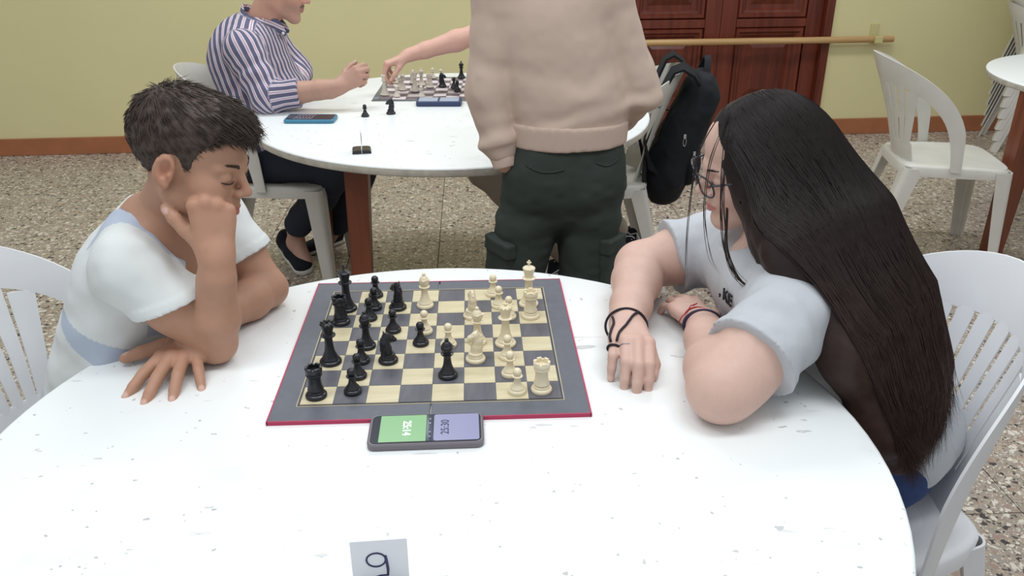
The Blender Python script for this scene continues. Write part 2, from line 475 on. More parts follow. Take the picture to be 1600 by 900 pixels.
door = on_wall(tag(empty('door_1'), 'dark red-brown panelled double door in the yellow wall', kind='structure'))
fr_ = MB(); fr_.box((DX0+.025, .05, 1.1), (.05, .14, 2.2), bev=.006); fr_.box((DX1-.025, .05, 1.1), (.05, .14, 2.2), bev=.006); fr_.box(((DX0+DX1)/2, .05, 2.175), (DX1-DX0, .14, .05), bev=.006)
fr_.build('door_frame', M_DOOR, door)
def raised_panel(xc, z0, z1, w, parent):
    """moulded frame with a raised pyramid-edged field"""
    z = (z0+z1)/2; h = z1-z0; y = .052
    steps = [(0, 0.0), (.012, -.016), (.028, -.016), (.036, -.004), (.05, -.002), (.06, .010), (.085, .010), (.125, -.010), (.13, -.012)]
    v = []; f = []
    for ins, dy in steps:
        a, b_ = w/2-ins, h/2-ins
        v += [(xc-a, y+dy, z-b_), (xc+a, y+dy, z-b_), (xc+a, y+dy, z+b_), (xc-a, y+dy, z+b_)]
    for l in range(len(steps)-1):
        for i in range(4): f.append((l*4+i, l*4+(i+1) % 4, l*4+4+(i+1) % 4, l*4+4+i))
    n = (len(steps)-1)*4; f.append((n, n+1, n+2, n+3))
    n0 = len(v); v += [(xc-w/2, y+.02, z-h/2), (xc+w/2, y+.02, z-h/2), (xc+w/2, y+.02, z+h/2), (xc-w/2, y+.02, z+h/2)]
    for i in range(4): f.append((n0+i, n0+(i+1) % 4, (i+1) % 4, i))
    f.append((n0+3, n0+2, n0+1, n0))
    return mesh_obj('panel', v, f, M_DOOR, parent, smooth=False)
lw = (DX1-DX0-.10)/2
for k in range(2):
    x0 = DX0+.05+k*lw; x1 = x0+lw
    leaf = empty('door_leaf'); leaf.parent = door
    st = .10
    s = MB(); s.box((x0+st/2, .055, 1.075), (st-.002, .045, 2.14), bev=.004); s.build('stile', M_DOOR, leaf)
    s = MB(); s.box((x1-st/2, .055, 1.075), (st-.002, .045, 2.14), bev=.004); s.build('stile', M_DOOR, leaf)
    for (z0, z1) in ((.01, .17), (.685, .735), (1.36, 1.44), (2.03, 2.14)):
        s = MB(); s.box(((x0+x1)/2, .055, (z0+z1)/2), (lw-2*st-.001, .042, z1-z0), bev=.003); s.build('rail', M_DOOR, leaf)
    for (z0, z1) in ((.17, .685), (.735, 1.36), (1.44, 2.03)):
        raised_panel((x0+x1)/2, z0, z1, lw-2*st, leaf)
s = MB(); s.lathe([(.001, 0), (.016, .0), (.016, .004), (.008, .008), (.008, .03), (.02, .035), (.024, .05), (.016, .062), (.001, .064)], 16)
kn = s.build('door_knob', mat('brass_knob', (150, 120, 70), .3, metal=1.0), door, True); kn.rotation_euler = (math.pi/2, 0, 0); kn.location = (DX0+.05+lw+.05, .032, 1.02)

# wooden pole across the door, held by painted brackets
rail = on_wall(tag(empty('wooden_pole'), 'long pale wooden pole fixed across the double door on painted brackets', 'pole'))
s = MB(); s.tube([(x, -.055, .615) for x in np.linspace(.30, 2.72, 12)], .020, 12)
auto_smooth(s.build('pole', M_RAIL, rail))
for x in (.42, 2.615):
    s = MB(); s.box((x, -.03, .600), (.05, .06, .012), bev=.003); s.box((x, -.079, .615), (.05, .012, .042), bev=.003); s.box((x, -.005, .65), (.05, .01, .11), bev=.003)
    s.build('bracket', M_BRACKET, rail)

# ================================================================ tables
def table_material():
    m = bpy.data.materials.new('white_table_paint'); m.use_nodes = True; nt = m.node_tree; N = nt.nodes; L = nt.links; b = N['Principled BSDF']
    g = N.new('ShaderNodeNewGeometry')
    def math_(op, a, b_=None):
        n = N.new('ShaderNodeMath'); n.operation = op
        for i, q in enumerate((a, b_)):
            if q is None: continue
            if isinstance(q, (int, float)): n.inputs[i].default_value = q
            else: L.new(q, n.inputs[i])
        return n.outputs[0]
    def noise(scale, vec=None, detail=3, rot=0.0, sc=(1, 1, 1), off=(0, 0, 0)):
        mp = N.new('ShaderNodeMapping'); mp.inputs['Scale'].default_value = sc; mp.inputs['Rotation'].default_value = (0, 0, rot); mp.inputs['Location'].default_value = off
        L.new(g.outputs['Position'], mp.inputs[0])
        n = N.new('ShaderNodeTexNoise'); n.inputs['Scale'].default_value = scale; n.inputs['Detail'].default_value = detail; L.new(mp.outputs[0], n.inputs['Vector']); return n.outputs['Fac']
    region = math_('GREATER_THAN', noise(5, detail=2), .50)
    specks = math_('MULTIPLY', math_('GREATER_THAN', noise(75, detail=1), .755), .55)
    chips = math_('MULTIPLY', math_('MULTIPLY', math_('GREATER_THAN', noise(34, detail=3, sc=(.5, 1.4, 1), rot=.4), .695), region), .40)
    scr = math_('MULTIPLY', math_('MULTIPLY', math_('GREATER_THAN', noise(9, detail=4, sc=(1, 11, 1), rot=.55), .70), math_('GREATER_THAN', noise(7, off=(3, 1, 0)), .55)), .30)
    scr2 = math_('MULTIPLY', math_('MULTIPLY', math_('GREATER_THAN', noise(8, detail=3, sc=(12, 1, 1), rot=.3), .72), math_('GREATER_THAN', noise(6, off=(7, 2, 0)), .58)), .26)
    sm = N.new('ShaderNodeMapRange'); L.new(noise(7, detail=4, off=(5, 5, 0)), sm.inputs['Value']); sm.inputs['From Min'].default_value = .60; sm.inputs['From Max'].default_value = .85; sm.inputs['To Max'].default_value = .22
    tot = math_('MINIMUM', math_('ADD', math_('MAXIMUM', math_('MAXIMUM', specks, chips), math_('MAXIMUM', scr, scr2)), sm.outputs[0]), .85)
    mx = N.new('ShaderNodeMixRGB'); L.new(tot, mx.inputs[0]); mx.inputs[1].default_value = lin(237, 240, 240); mx.inputs[2].default_value = lin(128, 126, 124)
    L.new(mx.outputs[0], b.inputs['Base Color'])
    b.inputs['Roughness'].default_value = .30; b.inputs['Specular IOR Level'].default_value = .4
    return m
M_TABLE = table_material()

def round_table(name, c, R, label, leg_ang, th=.028, leg_r=.52, leg_w=.072):
    t = empty(name, (c[0], c[1], 0)); tag(t, label, 'table', 'round white tables')
    s = MB(); n = 96
    s.lathe([(R-.004, TZ-th), (R, TZ-th+.004), (R, TZ-.005)], n); side = s.build('table_edge', M_TEDGE, t, True)
    auto_smooth(side, 50)
    s = MB(); s.lathe([(R, TZ-.005), (R-.0015, TZ-.0015), (R-.006, TZ), (R*.5, TZ), (.02, TZ)], n); top = s.build('table_top', M_TABLE, t, True); auto_smooth(top, 50)
    for k in range(4):
        a = leg_ang+k*math.pi/2; x, y = leg_r*math.cos(a), leg_r*math.sin(a); w = leg_w
        v = []; 
        for (zz, ww, ox) in ((0, w*.72, 1.05), (TZ-th-.001, w, 1.0)):
            for sx, sy in ((-1, -1), (1, -1), (1, 1), (-1, 1)): v.append((x*ox+sx*ww/2, y*ox+sy*ww/2, zz))
        mesh_obj('leg', v, [(3, 2, 1, 0), (4, 5, 6, 7)]+[(i, (i+1) % 4, 4+(i+1) % 4, 4+i) for i in range(4)], M_TLEG, t, smooth=False)
    return t
round_table('round_table', (.0035, -.307), .634, 'round white-painted wooden table in front, with two players at the chessboard', .9, leg_r=.42)
round_table('round_table', (.0, 1.735), .705, 'round white wooden table further back, with the man in striped shirt', math.radians(242), leg_r=.60)
round_table('round_table', (2.96, 2.155), .65, 'white round table cut off by the right picture edge, beside empty chair', math.radians(190.6), leg_r=.60, leg_w=.09)

# ================================================================ plastic chairs
def shell(s, z, off=0.0):
    """the curved back of the chair: s = arc position from the middle, z = height, off = thickness outward"""
    ph = max(-1.0, min(1.0, s/.335))*math.radians(84); c = math.cos(ph)
    lean = (z-.44)*.30*max(c, 0)**.6+.10*max(0, z-.62)*max(c, 0)
    x = (.222+off)*math.sin(ph); y = .035-(.225+off)*c-lean
    return (x, y, z)
def strip(name, A, B, nseg, m, parent, th=.007):
    """thick band on the shell between two edge curves A(t), B(t) giving (s, z)"""
    v = []; f = []; na = 4
    for i in range(nseg+1):
        t = i/nseg; a, b = A(t), B(t)
        for (o_, rng) in ((th/2, range(na+1)), (-th/2, range(na, -1, -1))):
            for k in rng:
                q = k/na; oo = o_*(.55 if k in (0, na) else 1)
                v.append(shell(a[0]+(b[0]-a[0])*q, a[1]+(b[1]-a[1])*q, oo))
    w = 2*(na+1)
    for i in range(nseg):
        for k in range(w): f.append((i*w+k, i*w+(k+1) % w, (i+1)*w+(k+1) % w, (i+1)*w+k))
    f.append(tuple(range(w-1, -1, -1))); f.append(tuple(range(nseg*w, nseg*w+w)))
    o = mesh_obj(name, v, f, m, parent); auto_smooth(o, 50); return o
def leg_mesh(name, top, bot, w0, w1, sx, sy, m, parent):
    """hollow quarter-round channel, open towards the chair's middle"""
    v = []; f = []; th = .0045; n = 6
    L_ = 7
    for l in range(L_):
        t = l/(L_-1); w = w0+(w1-w0)*t
        c = [top[i]+(bot[i]-top[i])*t for i in range(3)]
        prof = []
        for (rr, seq) in ((w, range(n+1)), (w-th, range(n, -1, -1))):
            if rr == w: prof.append((-w*.55, w))
            for k in seq:
                a = math.pi/2*(1-k/n); R_ = w*.55; q = rr-w
                prof.append((w-R_+(R_+q)*math.cos(a), w-R_+(R_+q)*math.sin(a)))
            if rr == w: prof.append((w, -w*.55)); prof.append((w-th, -w*.55))
            else: prof.append((-w*.55, w-th))
        for px, py in prof: v.append((c[0]+sx*(px-w*.4), c[1]+sy*(py-w*.4), c[2]))
    k_ = len(prof)
    for l in range(L_-1):
        for k in range(k_): f.append((l*k_+k, l*k_+(k+1) % k_, (l+1)*k_+(k+1) % k_, (l+1)*k_+k))
    f.append(tuple(range(k_))); f.append(tuple(range((L_-1)*k_, L_*k_)))
    o = mesh_obj(name, v, f, m, parent); auto_smooth(o, 40); return o
def make_chair(label, m):
    t = empty('plastic_chair'); tag(t, label, 'chair', 'white plastic chairs')
    # seat with a turned-down skirt
    def outline(a, ins=0.0):
        ca, sa = math.cos(a), math.sin(a); e = 2/5.5
        x = math.copysign(abs(ca)**e, ca); y = math.copysign(abs(sa)**e, sa)
        hw = .215-ins-.022*(1-y)/2
        return x*hw, .012+y*(.215-ins)
    v = []; f = []; n = 56
    rings = [(0, .395), (-.002, .432), (.004, .440), (.012, .442), (.03, .440), (.07, .434), (.13, .430)]
    for ins, z in rings:
        for i in range(n):
            x, y = outline(2*math.pi*i/n, ins); dz = 0
            if z > .41: dz = .008*max(0, y/.2)**3*-1.2
            v.append((x, y, z+dz))
    v.append((0, .0, .428))
    inner = [(.006, .434), (.006, .397)]
    R0 = len(rings)
    for l in range(R0-1):
        for i in range(n): f.append((l*n+i, l*n+(i+1) % n, (l+1)*n+(i+1) % n, (l+1)*n+i))
    ctr = R0*n
    for i in range(n): f.append(((R0-1)*n+i, (R0-1)*n+(i+1) % n, ctr))
    b0 = len(v)
    for ins, z in inner:
        for i in range(n): x, y = outline(2*math.pi*i/n, ins); v.append((x, y, z))
    for i in range(n):
        f.append((i, b0+n+i, b0+n+(i+1) % n, (i+1) % n)); f.append((b0+n+i, b0+i, b0+(i+1) % n, b0+n+(i+1) % n))
    f.append(tuple(b0+i for i in range(n)))
    o = mesh_obj('seat', v, f, m, t); auto_smooth(o, 45)
    # arched back frame
    S0, H = .318, .405
    def ctr_(t):
        th = (t-.5)*math.pi; return S0*math.sin(th), .425+H*max(math.cos(th), 0)**.72
    def edge(sgn):
        def g(t):
            e = 1e-3; a, b = ctr_(max(0, t-e)), ctr_(min(1, t+e)); dx, dz = b[0]-a[0], b[1]-a[1]; l = math.hypot(dx, dz)
            c = ctr_(t); k = math.sin(math.pi*t); w = .026+.026*k**3
            return c[0]-sgn*dz/l*w*1.0, c[1]+sgn*dx/l*w*(1.0 if sgn > 0 else 1.0)-(.02*k**3)
        return g
    strip('back_frame', edge(1), edge(-1), 48, m, t, .009)
    inner_z = lambda s_: .425+H*max(1-(s_/S0)**2, 0)**.36-.052
    strip('back_rail', lambda q: ((q-.5)*.265, .415), lambda q: ((q-.5)*.275, .515), 14, m, t, .008)
    ns = 9
    for i in range(ns):
        c = (i-(ns-1)/2)
        edge_w = 1.0 if 0 < i < ns-1 else 1.35
        sb, stp = c*.0285, c*.0415
        wb_, wt_ = .0110*edge_w, .0165*edge_w
        zt = inner_z(stp)-.02 if False else .425+H*(1-(min(abs(stp), .3)/S0)**2)**.36-.060
        strip('slat', lambda q, sb=sb, stp=stp, wb_=wb_, wt_=wt_, zt=zt: (sb+(stp-sb)*q-(wb_+(wt_-wb_)*q), .505+(zt-.505)*q),
              lambda q, sb=sb, stp=stp, wb_=wb_, wt_=wt_, zt=zt: (sb+(stp-sb)*q+(wb_+(wt_-wb_)*q), .505+(zt-.505)*q), 7, m, t, .006)
    for sx in (-1, 1):
        leg_mesh('leg', (sx*.185, .195, .425), (sx*.205, .225, 0), .045, .026, sx, 1, m, t)
        leg_mesh('leg', (sx*.165, -.165, .425), (sx*.195, -.275, 0), .045, .026, sx, -1, m, t)
    return t
chair_a = make_chair('white plastic chair the boy sits on, at the left picture edge', M_PLASTIC)
def place(o, x, y, ang, z=0):       # ang: direction the sitter faces, degrees from +x
    o.location = (x, y, z); o.rotation_euler = (0, 0, math.radians(ang-90)); return o
place(chair_a, -.675, .090, -14)
def another(label, x, y, ang, z=0, worn=False):
    c = copy_tree(chair_a); tag(c, label); place(c, x, y, ang, z)
    if worn:
        for ch in c.children:
            ch.data = WORN.setdefault(ch.data.name, ch.data.copy()); ch.data.materials[0] = M_PLASTIC2
    return c
WORN = {}
another('white plastic chair the long-haired girl sits on, near right', .715, -.085, 200)
another('white plastic chair the man in the striped shirt sits on', -.71, 2.01, -4, worn=True)
another('white plastic chair with the black backpack hanging on its back', .54, 1.93, 180, worn=True)
another('empty white plastic chair facing the table at the right edge', 2.06, 2.11, -10, worn=True)
for k in range(7):
    another('white plastic chair in the stack by the right wall, '+['lowest', 'second from bottom', 'third from bottom', 'fourth from bottom', 'fifth from bottom', 'sixth from bottom', 'topmost'][k], 3.60, 3.73, -20, z=.068*k, worn=True)
# ================================================================ chess sets, phones, number stands
M_BLACK = mat('black_plastic', (27, 28, 35), .30, .5)
M_IVORY = mat('ivory_plastic', (226, 214, 184), .33, .5, sss=.0)
M_WHITEP = mat('old_ivory_plastic', (214, 206, 190), .4, .5)
M_BOARDG = mat('grey_board_print', (98, 101, 110), .5, .35, noise=.06, nscale=60)
M_SQD = wood('dark_square_print', (80, 80, 88), (98, 97, 104), (60, 8, 8), .5)
M_SQL = wood('light_square_print', (192, 180, 146), (210, 199, 166), (8, 60, 8), .5)
M_RED = mat('red_board_edge', (176, 44, 84), .5)
M_LINE = mat('cream_board_line', (196, 182, 146), .5)
M_LINED = mat('dark_board_line', (50, 46, 48), .5)

def make_board():
    t = empty('chessboard', (0, 0, TZ)); tag(t, 'grey folding chessboard with red edge and wood-tone squares on front table', 'chessboard')
    th = .006; X = .2405; Y = .2435
    for sx in (-1, 1):
        s = MB(); s.box((sx*(X/2+.0006), 0, th/2), (X-.0012, 2*Y, th), bev=.0008)
        h = s.build('board_half', M_BOARDG, t)
        s = MB(); e = .0022
        s.box((sx*(X-e/2+.0012), 0, th/2+.0002), (e, 2*Y+.0024, th+.0004)); s.box((sx*X/2, Y-e/2+.0012, th/2+.0002), (X, e, th+.0004)); s.box((sx*X/2, -Y+e/2-.0012, th/2+.0002), (X, e, th+.0004))
        s.build('red_edge', M_RED, h)
    s = MB()
    for (a, w) in ((.2042, .0012),):
        s.box((0, a, th+.0002), (2*a+w, w, .0005)); s.box((0, -a, th+.0002), (2*a+w, w, .0005)); s.box((a, 0, th+.0002), (w, 2*a, .0005)); s.box((-a, 0, th+.0002), (w, 2*a, .0005))
    s.build('border_line', M_LINE, t)
    s = MB(); a, w = .2018, .0014
    s.box((0, a, th+.0002), (2*a+w, w, .0005)); s.box((0, -a, th+.0002), (2*a+w, w, .0005)); s.box((a, 0, th+.0002), (w, 2*a, .0005)); s.box((-a, 0, th+.0002), (w, 2*a, .0005))
    s.build('border_line', M_LINED, t)
    s = MB(); s.box((0, 0, 0), (.0493, .0493, .0008)); me = {}
    for c in range(8):
        for r in range(8):
            dark = (c+r) % 2 == 1
            if dark not in me:
                o = s.build('square', M_SQD if dark else M_SQL, t); me[dark] = o.data
            else:
                o = bpy.data.objects.new('square', me[dark]); COL.objects.link(o); o.parent = t
            o.location = (-.175+.05*c, -.175+.05*r, th+.0004)
    return t
make_board()
BT = .0068      # top of the squares above the table

# ---- piece profiles (radius, height) in millimetres
def prof_base(r, top):
    return [(r*.97, 0), (r, 1.2), (r, 4.0), (r*.93, 6.0), (r*.78, 7.2), (r*.80, 9.0), (r*.70, 11.2)]+top
def ball(z, r, n=8, a0=-60):
    return [(max(.01, r*math.cos(math.radians(a0+(90-a0)*i/n))), z+r*math.sin(math.radians(a0+(90-a0)*i/n))) for i in range(n+1)]
PROF = {
 'pawn': prof_base(14.2, [(7.5, 14), (5.6, 19), (4.8, 25), (5.0, 27.2), (8.2, 28.4), (8.6, 29.3), (8.2, 30.2), (4.6, 31.2)]+ball(36.2, 6.9)),
 'rook': prof_base(16.6, [(12.6, 14), (10.6, 20), (9.8, 30), (10.0, 36), (12.6, 38.6), (12.8, 40), (12.2, 41), (13.0, 44), (13.2, 50), (12.6, 51), (9.2, 51), (9.0, 46), (.01, 46)]),
 'bishop': prof_base(16.0, [(9.6, 14.5), (7.2, 21), (6.0, 30), (5.8, 37), (6.4, 39), (10.2, 40.4), (10.4, 41.5), (6.4, 43), (6.2, 44.5), (9.0, 48), (9.8, 52), (8.4, 57), (5.6, 61), (2.8, 63.2), (2.9, 64), (3.6, 65.5), (2.6, 68), (.01, 68.8)]),
 'queen': prof_base(18.2, [(11.5, 15), (8.6, 22), (7.0, 34), (6.5, 46), (7.4, 49), (12.2, 50.8), (12.4, 52), (8.0, 53.6), (7.8, 55), (8.6, 60), (11.2, 69), (11.6, 71.5), (9.4, 72.4), (8.4, 71.2), (6.0, 73), (3.6, 74.4)]+ball(76.6, 3.0)),
 'king': prof_base(18.6, [(12, 15.5), (9.0, 23), (7.4, 36), (6.9, 50), (7.8, 53), (12.4, 54.8), (12.6, 56), (8.2, 57.8), (8.0, 59), (8.8, 64), (11.4, 74), (11.8, 76), (10.4, 77.4), (5.4, 79.6), (3.4, 80.4), (2.6, 81.2), (.01, 81.4)]),
 'knight': prof_base(16.6, [(12.2, 13.5), (11.0, 15.4), (.01, 16)]),
}
PIECE = {}
def piece_mesh(kind, m):
    key = (kind, m.name)
    if key in PIECE: return PIECE[key]
    s = MB(); s.lathe([(max(r, .01)/1000, z/1000) for r, z in PROF[kind]], 28)
    if kind == 'king':
        s.box((0, 0, .0862), (.0030, .0034, .0106), bev=.0006); s.box((0, 0, .0868), (.0088, .0034, .0030), bev=.0006)
        s.box((0, 0, .0868), (.0030, .0086, .0030), bev=.0006)
    if kind == 'queen':
        for i in range(9):
            a = 2*math.pi*i/9; s.lathe([(.0006, .0), (.0020, .0007), (.0022, .0018), (.0012, .0032), (.0001, .0036)], 8, (.0104*math.cos(a), .0104*math.sin(a), .0712))
    if kind == 'rook':
        for i in range(6):
            a = 2*math.pi*(i+.5)/6; s.box((.0111*math.cos(a), .0111*math.sin(a), .0518), (.0036, .0074, .0030), rz=a, bev=.0005)
    if kind == 'bishop':   # the mitre slit
        s.box((.0056, .0, .0560), (.0085, .0170, .0009), bev=.0002)
    o = s.build('tmp', m, None); auto_smooth(o, 35)
    if kind == 'knight':
        f = SDF(); c = lambda a, b, ra, rb, k=.002, **kw: f.cone(np.array(a)/1000, np.array(b)/1000, ra/1000, rb/1000, k, **kw)
        fl_ = dict(flat=(0, 1, 0), ff=1.25)
        c((-1, 0, 13), (-2.5, 0, 24), 10.5, 9.0, .004, **fl_); c((-2.5, 0, 24), (-4, 0, 36), 9.0, 8.0, .004, **fl_); c((-4, 0, 36), (-1, 0, 46), 8.0, 7.0, .004, **fl_)
        c((-1, 0, 46), (8, 0, 42), 7.0, 5.2, .003, **fl_); c((8, 0, 42), (13.5, 0, 36.5), 5.2, 4.2, .002, **fl_); c((2, 0, 40), (8, 0, 37.5), 5.0, 4.0, .002, **fl_)
        for sy in (-1, 1):
            c((-3.0, sy*3.0, 49), (-4.2, sy*3.4, 56), 2.4, .8, .001); c((5, sy*4.6, 45.6), (6, sy*4.8, 45.2), 1.4, 1.2, .001)
            c((11, sy*4.6, 38), (12.5, sy*5.6, 37.0), 1.0, .8, .0006, op='s')
        for i in range(6): c((-11.5+i*.35, 0, 24+i*4.2), (-7, 0, 22+i*4.4), 2.2, 1.8, .0012)
        c((14, -6, 34), (14, 6, 34), 1.4, 1.4, .001, op='s')
        V, F = f.mesh(.0009)
        me2 = mesh_obj('tmp2', V, F, m)
        bpy.context.view_layer.update()
        n0 = len(o.data.vertices); V0 = np.array([v.co[:] for v in o.data.vertices]); faces = [tuple(p.vertices) for p in o.data.polygons]+[tuple(i+n0 for i in q) for q in F.tolist()]
        nm = mesh_obj('tmp3', np.concatenate([V0, V]).tolist(), faces, m); auto_smooth(nm, 50)
        bpy.data.objects.remove(o); bpy.data.objects.remove(me2); o = nm
    me = o.data; me.name = kind; bpy.data.objects.remove(o)
    PIECE[key] = me; return me
def put_piece(kind, m, x, y, z, label, rot=0.0, group=None, tilt=None, scale=1.0):
    o = bpy.data.objects.new('chess_'+kind, piece_mesh(kind, m)); COL.objects.link(o)
    o.location = (x, y, z); o.rotation_euler = (tilt[0] if tilt else 0, tilt[1] if tilt else 0, rot); o.scale = (scale,)*3
    tag(o, label, 'chess piece', group); return o
ORD = ['first', 'second', 'third', 'fourth', 'fifth', 'sixth', 'seventh', 'eighth']
FRONT = [('b', 'king', -.169, .124), ('b', 'pawn', -.121, .179), ('b', 'pawn', -.118, .126), ('b', 'pawn', -.123, .082), ('b', 'knight', -.075, .124), ('b', 'rook', -.173, .07),
 ('b', 'pawn', -.076, .033), ('b', 'bishop', -.117, -.023), ('b', 'queen', -.171, -.073), ('b', 'pawn', -.120, -.073), ('b', 'pawn', -.120, -.122), ('b', 'knight', -.076, -.074),
 ('b', 'rook', -.178, -.177), ('b', 'pawn', -.123, -.168), ('b', 'pawn', -.025, -.017), ('b', 'bishop', .024, -.126),
 ('w', 'bishop', -.024, .130), ('w', 'pawn', -.020, .026), ('w', 'pawn', .023, -.025), ('w', 'knight', .064, .082), ('w', 'pawn', .105, .173), ('w', 'pawn', .114, .121), ('w', 'pawn', .131, .076),
 ('w', 'king', .171, .127), ('w', 'rook', .171, .077), ('w', 'queen', .121, -.025), ('w', 'bishop', .073, -.016), ('w', 'knight', .069, -.077), ('w', 'pawn', .122, -.072), ('w', 'pawn', .124, -.127), ('w', 'pawn', .133, -.180), ('w', 'rook', .171, -.177)]
for col, kind, x, y in FRONT:
    c = int((x+.2)//.05); r = int((y+.2)//.05)
    rot = {('b', 'knight'): .5, ('w', 'knight'): 2.75, ('b', 'king'): .3, ('b', 'bishop'): -1.0, ('w', 'bishop'): -.9}.get((col, kind), random.uniform(-3, 3))
    if col == 'w' and kind == 'knight': rot = 3.3 if y < 0 else 1.9
    if col == 'b' and kind == 'knight': rot = .5 if y < 0 else 2.4
    if kind == 'king': rot = 1.2
    put_piece(kind, M_BLACK if col == 'b' else M_IVORY, x, y, TZ+BT, '%s plastic %s on front chessboard, %s file from left, %s row from front' % ('black' if col == 'b' else 'ivory', kind, ORD[c], ORD[r]),
              rot, 'pieces on the front chessboard')

# ---- the vinyl board on the far table
M_VL = mat('pink_white_vinyl', (226, 214, 218), .4); M_VD = mat('purple_grey_vinyl', (112, 98, 108), .4); M_VB = mat('grey_vinyl_border', (104, 110, 112), .4)
vb = empty('chessboard', (-.306, 1.900, TZ), math.radians(-2.5)); tag(vb, 'thin vinyl chessboard with pinkish squares on the far table', 'chessboard')
VS, VBD = .0505, .024; VT = VS*8+2*VBD
wave = lambda x, y: .0012+.0022*max(0, math.sin(x*26+y*9))*(.5+.5*math.sin(y*13+1))
def vinyl(x0, x1, y0, y1, lift, name, m):
    n = 5; v = []; f = []
    for l in (0, 1):
        for j in range(n+1):
            for i in range(n+1):
                x = x0+(x1-x0)*i/n; y = y0+(y1-y0)*j/n; v.append((x, y, wave(x, y)+lift-(.0010 if l == 0 else 0)))
    k = (n+1)
    for j in range(n):
        for i in range(n):
            a = j*k+i; f.append((a+k*k, a+1+k*k, a+k+1+k*k, a+k+k*k)); f.append((a+k, a+k+1, a+1, a))
    per = [(i) for i in range(n+1)]+[j*k+n for j in range(1, n+1)]+[n*k+i for i in range(n-1, -1, -1)]+[j*k for j in range(n-1, 0, -1)]
    for a, b in zip(per, per[1:]+per[:1]): f.append((a, b, b+k*k, a+k*k))
    return mesh_obj(name, v, f, m, vb)
vinyl(0, VT, 0, VBD, .0004, 'border_strip', M_VB); vinyl(0, VT, VT-VBD, VT, .0004, 'border_strip', M_VB); vinyl(0, VBD, VBD, VT-VBD, .0004, 'border_strip', M_VB); vinyl(VT-VBD, VT, VBD, VT-VBD, .0004, 'border_strip', M_VB)
for c in range(8):
    for r in range(8): vinyl(VBD+c*VS, VBD+(c+1)*VS-.0002, VBD+r*VS, VBD+(r+1)*VS-.0002, .0004, 'square', M_VD if (c+r) % 2 == 0 else M_VL)
BACK = [('w', 'king', -.262, 1.985, 'held by reaching fingers'), ('w', 'pawn', -.215, 1.955, 'just right of the held king'), ('w', 'bishop', -.200, 2.075, 'in the second row behind the held king'), ('w', 'knight', -.165, 2.20, None),
 ('w', 'rook', -.235, 2.215, None), ('w', 'pawn', -.215, 2.12, None), ('w', 'queen', -.150, 2.050, None), ('w', 'pawn', -.090, 2.300, None), ('w', 'rook', -.095, 2.120, None), ('w', 'pawn', -.120, 1.945, None), ('w', 'pawn', -.055, 2.27, None), ('w', 'bishop', -.130, 2.16, None),
 ('b', 'knight', -.045, 2.13, None), ('b', 'bishop', .030, 2.305, None), ('b', 'pawn', .002, 2.10, None), ('b', 'pawn', .016, 2.035, None)]
for col, kind, x, y, note in BACK:
    c = int(min(7, max(0, (x+.306-VBD)//VS))); r = int(min(7, max(0, (y-1.9-VBD)//VS)))
    lab = '%s %s on far vinyl chessboard, ' % ('black' if col == 'b' else 'off-white', kind)+(note if note else '%s file from left, %s row from front' % (ORD[c], ORD[r]))
    put_piece(kind, M_BLACK if col == 'b' else M_WHITEP, x, y, TZ+.0052, lab, random.uniform(-.5, .8), 'pieces on the far chessboard')
put_piece('pawn', M_BLACK, -.303, 1.662, TZ, 'captured black pawn standing on bare far table beside the knight', 0, 'captured black pieces')
put_piece('knight', M_BLACK, -.216, 1.696, TZ, 'captured black knight standing on bare far table beside the pawn', 3.3, 'captured black pieces')

# ---- phones
def rounded_rect(w, h, r, n=6):
    p = []
    for cx, cy, a0 in ((w/2-r, h/2-r, 0), (-w/2+r, h/2-r, 90), (-w/2+r, -h/2+r, 180), (w/2-r, -h/2+r, 270)):
        for i in range(n+1): a = math.radians(a0+90*i/n); p.append((cx+r*math.cos(a), cy+r*math.sin(a)))
    return p
def slab(w, h, r, z0, z1, bev, name, m, parent):
    v = []; f = []; N_ = None
    for (ins, z) in ((bev, z0), (0, z0+bev), (0, z1-bev), (bev, z1)):
        p = rounded_rect(w-2*ins, h-2*ins, max(r-ins, .0005)); N_ = len(p); v += [(x, y, z) for x, y in p]
    for l in range(3):
        for i in range(N_): f.append((l*N_+i, l*N_+(i+1) % N_, (l+1)*N_+(i+1) % N_, (l+1)*N_+i))
    f.append(tuple(range(N_-1, -1, -1))); f.append(tuple(range(3*N_, 4*N_)))
    o = mesh_obj(name, v, f, m, parent); auto_smooth(o, 40); return o
M_GLASS = mat('dark_phone_glass', (40, 44, 54), .12, .5)
M_CASE = mat('grey_phone_case', (112, 106, 112), .4)
ph = empty('phone', (-.004, -.277, TZ), math.radians(.6)); tag(ph, 'phone used as chess clock showing 25:14 and 25:30, beside front chessboard', 'phone')
slab(.166, .078, .011, 0, .0105, .0022, 'case', M_CASE, ph)
slab(.158, .070, .009, .0100, .0112, .0003, 'screen_glass', M_GLASS, ph)
M_GREEN = mat('green_screen', (122, 168, 118), .25, emit=.14); M_PURP = mat('lilac_screen', (136, 136, 168), .25, emit=.14); M_BAR = mat('screen_bar', (58, 66, 82), .25, emit=.1)
g = slab(.0668, .066, .001, .0111, .0116, .0001, 'green_clock_half', M_GREEN, ph); g.location.x = -.0335
g2 = slab(.0655, .066, .004, .0111, .0116, .0001, 'lilac_clock_half', M_PURP, ph); g2.location.x = .0435
g3 = slab(.0100, .066, .0005, .0111, .0116, .0001, 'screen_bar', M_BAR, ph); g3.location.x = .0052
M_TXTW = mat('white_digits', (240, 248, 250), .4, emit=.5); M_TXTD = mat('dark_digits', (48, 48, 82), .4)
rz = lambda a, x, y, z: Matrix.Translation((x, y, z)) @ Matrix.Rotation(math.radians(a), 4, 'Z')
text_mesh('clock_digits', '25:14', .0165, M_TXTW, g, rz(-90, .005, .0, .0117), .0001, .0003)
